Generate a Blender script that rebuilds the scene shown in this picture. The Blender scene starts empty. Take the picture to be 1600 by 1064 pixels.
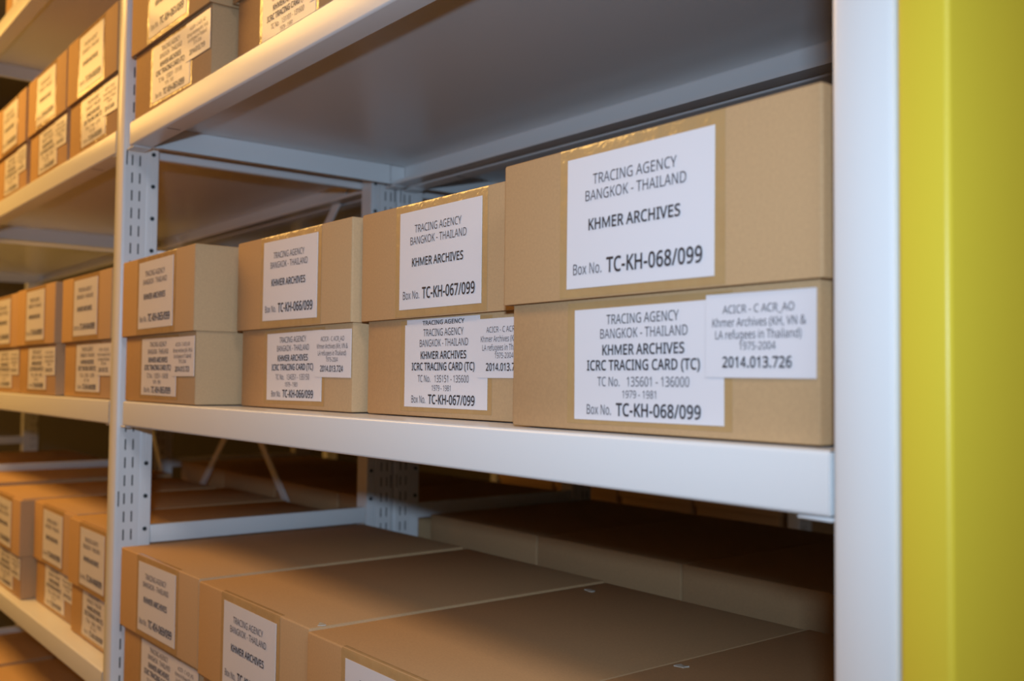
import bpy, bmesh, math, random
from mathutils import Vector, Matrix
random.seed(7)
sc = bpy.context.scene
COL = sc.collection
U = 0.5            # metres per survey unit (camera stands one unit in front of the shelf fronts)
ZC = 1.44          # eye height
def W(x, y, z): return Vector((x*U, (y-1.0)*U, z*U+ZC))

# ------------------------------------------------------------------ camera
cam_d = bpy.data.cameras.new('camera'); cam = bpy.data.objects.new('camera', cam_d); COL.objects.link(cam)
yaw, pitch, roll = map(math.radians, (51.42393365, 2.30073851, 0.56612964))
cy, sy = math.cos(yaw), math.sin(yaw)
f0 = Vector((-sy, cy, 0)); r0 = Vector((cy, sy, 0)); u0 = Vector((0, 0, 1))
fw = math.cos(pitch)*f0+math.sin(pitch)*u0; up = -math.sin(pitch)*f0+math.cos(pitch)*u0
rt = math.cos(roll)*r0+math.sin(roll)*up; up = -math.sin(roll)*r0+math.cos(roll)*up
M3 = Matrix((rt, up, -fw)).transposed()
CAM = W(0, 0, 0)
cam.matrix_world = Matrix.Translation(CAM) @ M3.to_4x4()
cam_d.sensor_width = 36.0; cam_d.lens = 1554.79/1600*36.0
cam_d.clip_start = 0.02
cam_d.dof.use_dof = True; cam_d.dof.focus_distance = 0.97; cam_d.dof.aperture_fstop = 5.6
sc.camera = cam

# ------------------------------------------------------------------ light
wd = bpy.data.worlds.new('world'); sc.world = wd; wd.use_nodes = True
wd.node_tree.nodes['Background'].inputs[0].default_value = (1, .78, .55, 1)
wd.node_tree.nodes['Background'].inputs[1].default_value = 0.008
def area(name, loc, aim, sx, sy_, power, color, spread=180):
    l = bpy.data.lights.new(name, 'AREA'); l.shape = 'RECTANGLE'; l.size = sx; l.size_y = sy_
    l.energy = power; l.color = color; l.spread = math.radians(spread)
    o = bpy.data.objects.new(name, l); COL.objects.link(o); o.location = loc
    d = (Vector(aim)-Vector(loc)).normalized(); x = Vector((1, 0, 0))
    x = (x-d*x.dot(d)).normalized(); y = (-d).cross(x)
    o.rotation_euler = Matrix((x, y, -d)).transposed().to_euler(); return o
# the camera's own flash, a hand above and behind the lens
fl = W(.15, -.14, .21)
area('camera_flash', fl, fl+fw-rt*.21-up*.05, .045, .025, 3.15, (.53, .735, 1.0), 92)
# warm tubes over the aisle; the last lamp is an added cool fill
WARM = (1.0, .55, .135)
area('aisle_lamp', (-2.75, -.88, 2.72), (-2.75, -.86, 0), 1.5, .60, 37, WARM)
area('aisle_lamp', (-4.5, -.88, 2.72), (-4.5, -.86, 0), 1.5, .60, 23, WARM)
area('aisle_lamp', (1.5, -.80, 2.72), (1.5, -.78, 0), 1.5, .40, 32, (.92, .93, 1.0))  # cool fill, added to brighten faces turned to the right
sc.view_settings.view_transform = 'Standard'; sc.view_settings.look = 'None'
sc.view_settings.exposure = 0.0; sc.view_settings.gamma = 1.0; sc.view_settings.use_curve_mapping = False

# ------------------------------------------------------------------ materials
def mat(name, col, rough=.5, spec=.5, noise=None, bump=None, coat=0, metallic=0):
    m = bpy.data.materials.new(name); m.use_nodes = True; nt = m.node_tree; b = nt.nodes['Principled BSDF']
    b.inputs['Base Color'].default_value = (*col, 1); b.inputs['Roughness'].default_value = rough
    b.inputs['Specular IOR Level'].default_value = spec; b.inputs['Metallic'].default_value = metallic
    if coat: b.inputs['Coat Weight'].default_value = coat; b.inputs['Coat Roughness'].default_value = .12
    tc = nt.nodes.new('ShaderNodeTexCoord')
    if noise:
        sc_, amt, stretch = noise
        mp = nt.nodes.new('ShaderNodeMapping'); mp.inputs['Scale'].default_value = stretch
        n = nt.nodes.new('ShaderNodeTexNoise'); n.inputs['Scale'].default_value = sc_; n.inputs['Detail'].default_value = 5
        nt.links.new(tc.outputs['Object'], mp.inputs[0]); nt.links.new(mp.outputs[0], n.inputs['Vector'])
        r = nt.nodes.new('ShaderNodeMapRange'); r.inputs['From Min'].default_value = .3; r.inputs['From Max'].default_value = .7
        r.inputs['To Min'].default_value = 1-amt; r.inputs['To Max'].default_value = 1+amt
        nt.links.new(n.outputs['Fac'], r.inputs['Value'])
        mx = nt.nodes.new('ShaderNodeVectorMath'); mx.operation = 'SCALE'; mx.inputs[0].default_value = col
        nt.links.new(r.outputs[0], mx.inputs['Scale']); nt.links.new(mx.outputs[0], b.inputs['Base Color'])
    if bump:
        n2 = nt.nodes.new('ShaderNodeTexNoise'); n2.inputs['Scale'].default_value = bump[0]; n2.inputs['Detail'].default_value = 3
        nt.links.new(tc.outputs['Object'], n2.inputs['Vector'])
        bp = nt.nodes.new('ShaderNodeBump'); bp.inputs['Strength'].default_value = bump[1]; bp.inputs['Distance'].default_value = bump[2]
        nt.links.new(n2.outputs['Fac'], bp.inputs['Height']); nt.links.new(bp.outputs[0], b.inputs['Normal'])
    return m
M_PAINT = mat('white_powder_coat', (.74, .74, .73), .27, .5, bump=(900, .04, .0004))
M_CARD = mat('kraft_cardboard', (.49, .302, .148), .72, .25, noise=(420, .05, (1, 1, 1)), bump=(300, .1, .0005))
M_PAPER = mat('label_paper', (.72, .69, .70), .45, .4, coat=.25)
M_INK = mat('printed_ink', (.035, .03, .035), .5, .3)
M_INKL = mat('printed_ink_thin', (.06, .05, .06), .5, .3)
M_TAPE = mat('packing_tape', (.44, .275, .12), .16, .5, noise=(40, .05, (1, 1, .2)), bump=(75, .5, .002))
M_YEL = mat('yellow_paint', (.74, .58, .045), .36, .4, noise=(3, .02, (1, 1, 1)))
M_SCREW = mat('dark_screw', (.05, .07, .08), .35, .5, metallic=.6)
M_DARK = mat('painted_slot_shade', (.03, .03, .03), .6)  # near-black colour standing in for the shade inside slots
M_FLOOR = mat('floor_vinyl', (.16, .13, .10), .4, .4, noise=(4, .15, (1, 1, 1)))
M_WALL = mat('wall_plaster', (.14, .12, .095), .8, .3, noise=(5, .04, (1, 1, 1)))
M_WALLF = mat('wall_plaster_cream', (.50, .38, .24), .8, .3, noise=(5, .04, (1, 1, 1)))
M_CEIL = mat('ceiling_plaster', (.28, .26, .23), .8, .3, noise=(5, .04, (1, 1, 1)))

# ------------------------------------------------------------------ mesh helpers
def mk(name, bm, mats, parent=None, smooth=True, mods=()):
    bmesh.ops.recalc_face_normals(bm, faces=bm.faces[:]) if not mods else None
    me = bpy.data.meshes.new(name); bm.to_mesh(me); bm.free()
    for m in (mats if isinstance(mats, (list, tuple)) else [mats]): me.materials.append(m)
    if smooth:
        me.polygons.foreach_set('use_smooth', [True]*len(me.polygons)); me.set_sharp_from_angle(angle=math.radians(40))
    o = bpy.data.objects.new(name, me); COL.objects.link(o)
    if parent: o.parent = parent
    return o
def thing(name, label, cat, loc=(0, 0, 0), rz=0, group=None):
    o = bpy.data.objects.new(name, None); COL.objects.link(o); o.location = loc; o.rotation_euler = (0, 0, rz)
    o.empty_display_size = .05; o['label'] = label; o['category'] = cat
    if group: o['group'] = group
    return o
def box(bm, a, b, bev=0, seg=2, mi=0):
    x0, x1 = sorted((a[0], b[0])); y0, y1 = sorted((a[1], b[1])); z0, z1 = sorted((a[2], b[2]))
    v = [bm.verts.new(c) for c in ((x0,y0,z0),(x1,y0,z0),(x1,y1,z0),(x0,y1,z0),(x0,y0,z1),(x1,y0,z1),(x1,y1,z1),(x0,y1,z1))]
    fs = [bm.faces.new([v[i] for i in q]) for q in ((0,3,2,1),(4,5,6,7),(0,1,5,4),(1,2,6,5),(2,3,7,6),(3,0,4,7))]
    for f in fs: f.material_index = mi
    if bev:
        es = list({e for f in fs for e in f.edges})
        bmesh.ops.bevel(bm, geom=es, offset=bev, segments=seg, profile=.5, affect='EDGES')
    return fs
def sheet_x(bm, prof, x0, x1):   # profile (y,z) swept along x
    a = [bm.verts.new((x0, y, z)) for y, z in prof]; b = [bm.verts.new((x1, y, z)) for y, z in prof]
    for i in range(len(prof)-1): bm.faces.new((a[i], b[i], b[i+1], a[i+1]))
def sheet_y(bm, prof, y0, y1):   # profile (x,z) swept along y
    a = [bm.verts.new((x, y0, z)) for x, z in prof]; b = [bm.verts.new((x, y1, z)) for x, z in prof]
    for i in range(len(prof)-1): bm.faces.new((a[i], b[i], b[i+1], a[i+1]))
def arc(cx, cz, r, a0, a1, n=5):
    return [(cx+r*math.cos(math.radians(a0+(a1-a0)*i/n)), cz+r*math.sin(math.radians(a0+(a1-a0)*i/n))) for i in range(n+1)]
def struct(name, a, b, m):
    bm = bmesh.new(); box(bm, a, b); o = mk(name, bm, m, smooth=False); o['kind'] = 'structure'; return o

# ------------------------------------------------------------------ room
struct('floor', (-6.2, -1.35, -.05), (2.2, 3.4, 0), M_FLOOR)
struct('ceiling', (-6.2, -1.35, 2.8), (2.2, 3.4, 2.85), M_CEIL)
struct('wall_front', (-6.2, -1.40, 0), (2.2, -1.35, 2.8), M_WALLF)
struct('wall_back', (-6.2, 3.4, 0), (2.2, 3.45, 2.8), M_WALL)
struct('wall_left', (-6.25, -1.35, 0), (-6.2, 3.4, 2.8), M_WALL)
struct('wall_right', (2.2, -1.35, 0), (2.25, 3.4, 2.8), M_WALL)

# ------------------------------------------------------------------ shelving
PITCH = .0575*U
def upright(parent, xa, xb, yf, sgn, top=2.34, screws=False):
    """perforated post: face at y=yf looking to -y (sgn=+1) or +y (sgn=-1); all arguments in metres"""
    bm = bmesh.new(); b = .005; dep = .0383; z0, z1 = 0.0, top
    Y = lambda t: yf+sgn*t
    zz = [z0]; slots = []
    k = 0; zs = ZC+.7022*U-.0085
    zs -= math.floor((zs-.06)/PITCH)*PITCH
    while zs < z1-.05:
        slots += [(.0138, .0161, zs, zs+.017), (.0260, .0283, zs, zs+.017)]; zs += PITCH
    for zq in (.709, -.39, -1.0): slots.append((.0052, .0072, ZC+zq*U-.012, ZC+zq*U+.012))
    zz = sorted({z0, z1, *[s[2] for s in slots], *[s[3] for s in slots]})
    yy = sorted({b, dep, *[s[0] for s in slots], *[s[1] for s in slots]})
    for x in (xa, xb):
        vs = {}
        def V(i, j):
            if (i, j) not in vs: vs[i, j] = bm.verts.new((x, Y(yy[i]), zz[j]))
            return vs[i, j]
        for i in range(len(yy)-1):
            for j in range(len(zz)-1):
                ym, zm = (yy[i]+yy[i+1])/2, (zz[j]+zz[j+1])/2
                if any(s[0] < ym < s[1] and s[2] < zm < s[3] for s in slots): continue
                q = (V(i, j), V(i+1, j), V(i+1, j+1), V(i, j+1))
                bm.faces.new(q)
    pr = [(xa, Y(b)), (xa+.0015, Y(b*.3)), (xa+b, Y(0)), (xb-b, Y(0)), (xb-.0015, Y(b*.3)), (xb, Y(b))]
    lo = [bm.verts.new((x, y, z0)) for x, y in pr]; hi = [bm.verts.new((x, y, z1)) for x, y in pr]
    for i in range(5): bm.faces.new((lo[i], lo[i+1], hi[i+1], hi[i]))
    q = [bm.verts.new(c) for c in ((xa, Y(dep), z0), (xb, Y(dep), z0), (xb, Y(dep), z1), (xa, Y(dep), z1))]; bm.faces.new(q)
    cp = [bm.verts.new((x, y, z1)) for x, y in pr]+[bm.verts.new((xb, Y(dep), z1)), bm.verts.new((xa, Y(dep), z1))]; bm.faces.new(cp)
    bmesh.ops.remove_doubles(bm, verts=bm.verts[:], dist=1e-5)
    o = mk('upright', bm, M_PAINT, parent)
    db = bmesh.new(); box(db, (xa+.002, Y(.003), z0+.002), (xb-.002, Y(dep-.002), z1-.002)); mk('slot_shade_core', db, M_DARK, o)  # dark core added inside the hollow post so its slots look shaded
    pb = bmesh.new()
    box(pb, (xa+.003, Y(dep+.0002), z0), (xb-.0015, Y(dep+.019), z1), .0015)
    box(pb, (xa+.003, Y(dep+.0105), z0+.01), (xb-.0009, Y(dep+.0195), z1-.01), .0004, 1)
    mk('frame_plate', pb, M_PAINT, o)
    if screws:
        sb = None
        for zq in screws:
            if sb is None:
                s_ = bmesh.new()
                r_ = bmesh.ops.create_cone(s_, cap_ends=True, segments=10, radius1=.0036, radius2=.003, depth=.0022)
                bmesh.ops.rotate(s_, verts=s_.verts[:], matrix=Matrix.Rotation(math.pi/2, 3, 'Y'))
                so = mk('screw', s_, M_SCREW, o); so['label'] = 'dark screw head'; sb = so
            else: so = sb.copy(); COL.objects.link(so); so.parent = o
            so.location = (xb+.0002, Y(dep+.0108), ZC+zq*U)
    return o
def shelf(parent, x0, x1, y0, y1, ztop, h=.0385):
    bm = bmesh.new(); r = .003; lip = .0315
    F = [(y0+lip, ztop-h+.006), (y0+lip, ztop-h)]+arc(y0+r, ztop-h+r, r, 270, 180)+arc(y0+r, ztop-r, r, 180, 90)
    B = arc(y1-r, ztop-r, r, 90, 0)+arc(y1-r, ztop-h+r, r, 0, -90)+[(y1-lip, ztop-h), (y1-lip, ztop-h+.006)]
    sheet_x(bm, F+B, x0, x1)
    for s, xe in ((1, x0), (-1, x1)):
        P = [(xe, ztop-.0005)]+arc(xe+s*r, ztop-h+r, r, 180 if s > 0 else 0, 270 if s > 0 else -90)+[(xe+s*.014, ztop-h)]
        sheet_y(bm, P, y0+lip+.001, y1-lip-.001)
        # closing tabs behind the corner of each channel
        for ya, yb in ((y0+.001, y0+lip), (y1-lip, y1-.001)):
            sheet_y(bm, [(xe+s*.0006, ztop-.001), (xe+s*.0006, ztop-h+.001)], ya, yb)
    bmesh.ops.recalc_face_normals(bm, faces=bm.faces[:])
    o = mk('shelf', bm, M_PAINT, parent, mods=(1,))
    for xs in (x0+.152, x1-.152):
        sb_ = bmesh.new(); box(sb_, (xs-.0012, y0+.006, ztop-h-.0003), (xs+.0012, y0+.025, ztop-h+.0003)); mk('lip_slot_shade', sb_, M_DARK, o)  # dark sliver on the lip, painting the shade of a slot not cut through
    # clips that hook the tray corners onto the posts
    for xa, xb in ((x0-.022, x0+.012), (x1-.024, x1)):
        for ya in (y0+.003, y1-.031):
            cb = bmesh.new(); box(cb, (xa, ya, ztop-h-.0028), (xb, ya+.028, ztop-h-.0004), .0008, 1)
            mk('shelf_clip', cb, M_PAINT, o)
    return o
def bar(parent, x, y0, y1, z0, z1, name='tie_bar'):
    bm = bmesh.new(); box(bm, (x-.012, y0, z0), (x, y1, z1), .0015)
    box(bm, (x-.020, y0+.004, z1-.004), (x-.0122, y1-.004, z1-.0025))
    return mk(name, bm, M_PAINT, parent)
def brace(parent, xa, za, xb, zb, y, wdt=.022):
    bm = bmesh.new(); a, b_ = Vector((xa, 0, za)), Vector((xb, 0, zb)); d = (b_-a).normalized(); n = Vector((-d.z, 0, d.x))*wdt/2
    pts = [a-n, b_-n, b_+n, a+n]
    lo = [bm.verts.new((q.x, y, q.z)) for q in pts]; hi = [bm.verts.new((q.x, y+.003, q.z)) for q in pts]
    bm.faces.new(lo); bm.faces.new(hi[::-1])
    for i in range(4): bm.faces.new((lo[i], lo[(i+1) % 4], hi[(i+1) % 4], hi[i]))
    return mk('cross_brace', bm, M_PAINT, parent)

XP = [(-.666, -.5852), (-3.3543, -3.274), (-6.042, -5.962), (-8.73, -8.65)]      # post left/right faces, survey units
LEV = {'A': .8107, 'B': -.0772, 'C': -.9496, 'D': -1.822, 'AA': 1.692}
def ZL(bay, k): return ZC+(LEV[k]-(.0224 if (bay == 0 and k == 'C') else 0))*U
YB = 2.038                                                                       # back-to-back plane
def rack(root, mirror, bays, posts, detail):
    m = (lambda y: y) if not mirror else (lambda y: 2*YB-y)
    yw = lambda y: (m(y)-1)*U
    for i in posts:
        xa, xb = XP[i][0]*U, XP[i][1]*U
        if i == 0: xa, xb = -.666*U, -.5852*U
        sg = 1 if not mirror else -1
        fs = [.7294-.1056*k for k in range(0, 4)]+[-.28-.1056*k for k in range(0, 3)] if (i == 1 and detail) else False
        bs = [.64-.1056*k for k in range(-1, 3)]+[-.345-.1056*k for k in range(0, 2)] if (i == 1) else False
        upright(root, xa, xb, yw(1.0), sg, screws=fs)
        upright(root, xa, xb, yw(YB-.0006), -sg, screws=bs)
        ya, yb = sorted((yw(1.119), yw(1.919)))
        for zt in (-1.3686, -.4815, .4168, 1.30):
            bar(root, xb-.004, ya, yb, ZC+(zt-.058)*U, ZC+zt*U)
    for bi, levels in bays.items():
        x0, x1 = (XP[bi+1][1]+.062)*U, (XP[bi][0]-.003)*U
        for k in levels:
            a, b_ = sorted((yw(1.0005), yw(2.03))); shelf(root, x0, x1, a, b_, ZL(bi, k))
front = thing('shelving_rack', 'front white metal shelving rack whose shelves hold the labelled boxes', 'shelving', (0, 0, 0))
rack(front, False, {0: ['AA', 'A', 'B', 'C', 'D'], 1: ['AA', 'A', 'B', 'C', 'D'], 2: ['A', 'B', 'C']}, [0, 1, 2, 3], True)
yb_ = (2.025-1)*U
xm, zm = -4.658, -.12
for s in (-1, 1):
    brace(front, (xm+s*1.30)*U, ZC+(zm+1.20)*U, xm*U, ZC+zm*U, yb_+(0.0005 if s > 0 else .0036)-.003)
    brace(front, xm*U, ZC+zm*U, (xm+s*1.30)*U, ZC+(zm-1.17)*U, yb_+(.0005 if s < 0 else .0036)-.003)
brace(front, -5.955*U, ZC-.32*U, -5.0*U, ZC-1.49*U, yb_-.001)
rear = thing('shelving_rack', 'second white metal shelving rack standing back to back behind the front one, in shadow', 'shelving', (0, 0, 0))
rack(rear, True, {0: ['A', 'B', 'C'], 1: ['A', 'B', 'C']}, [0, 1, 2], False)
far = thing('shelving_rack', 'dark shelving rack across the next aisle, glimpsed below the middle shelf', 'shelving', (0, 0, 0))
YF = 4.62
for i in (1, 2, 3):
    upright(far, XP[i][0]*U, XP[i][1]*U, (YF-1)*U, 1)
for bi in (1, 2):
    for k in ('B', 'C'):
        shelf(far, (XP[bi+1][1]+.055)*U, (XP[bi][0]-.02)*U, (YF-1)*U, (YF+1.02-1)*U, ZC+LEV[k]*U)

# yellow end panel
bm = bmesh.new(); box(bm, (-.5838*U, .0005, 0), (-.5236*U, 1.045*U, 2.36), .0035, 3)
yp = mk('end_panel', bm, M_YEL); yp['label'] = 'tall glossy yellow end panel at the right edge, beside the white upright'; yp['category'] = 'panel'

# ------------------------------------------------------------------ archive boxes
BW, BD, BH, LH = .622*U, .87*U, .437*U, .236*U
INS = .006
def body_mesh():
    bm = bmesh.new(); box(bm, (-BW/2+INS, INS, 0), (BW/2-INS, BD-INS, BH-.006), .002); return bm
def lid_mesh():
    bm = bmesh.new(); fs = box(bm, (-BW/2, 0, BH-LH), (BW/2, BD, BH))
    bmesh.ops.delete(bm, geom=[fs[0]], context='FACES_ONLY')
    es = [e for e in bm.edges if len(e.link_faces) == 2]
    bmesh.ops.bevel(bm, geom=es, offset=.0022, segments=3, profile=.5, affect='EDGES')
    # thickness: inner shell and rim
    t = .003
    bm.faces.ensure_lookup_table()
    inner = []
    x0, x1, y0, y1, z0, z1 = -BW/2+t, BW/2-t, t, BD-t, BH-LH, BH-t
    v = [bm.verts.new(c) for c in ((x0,y0,z0),(x1,y0,z0),(x1,y1,z0),(x0,y1,z0),(x0,y0,z1),(x1,y0,z1),(x1,y1,z1),(x0,y1,z1))]
    for q in ((7,6,5,4),(4,5,1,0),(5,6,2,1),(6,7,3,2),(7,4,0,3)): bm.faces.new([v[i] for i in q])
    X0, X1, Y0, Y1 = -BW/2+.002, BW/2-.002, .002, BD-.002
    o = [(-BW/2, 0), (BW/2, 0), (BW/2, BD), (-BW/2, BD)]
    ov = [bm.verts.new((x, y, z0)) for x, y in o]
    for i in range(4): bm.faces.new((ov[i], v[i], v[(i+1) % 4], ov[(i+1) % 4]))
    return bm
def tape_mesh(x0, x1, z0, z1, wrap=False):
    bm = bmesh.new(); n = 24
    prof = [(0, z0), (0, z1)] if not wrap else [(0, z0), (0, z1-.003), (.0006, z1-.0008), (.003, z1), (.006, z1)]
    rows = []
    for i in range(n+1):
        x = x0+(x1-x0)*i/n
        rows.append([bm.verts.new((x, y-.0003+(.0 if k < 2 else 0), z+(.0003 if (wrap and k > 2) else 0))) for k, (y, z) in enumerate(prof)])
    for i in range(n):
        for k in range(len(prof)-1): bm.faces.new((rows[i][k], rows[i+1][k], rows[i+1][k+1], rows[i][k+1]))
    return bm
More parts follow.
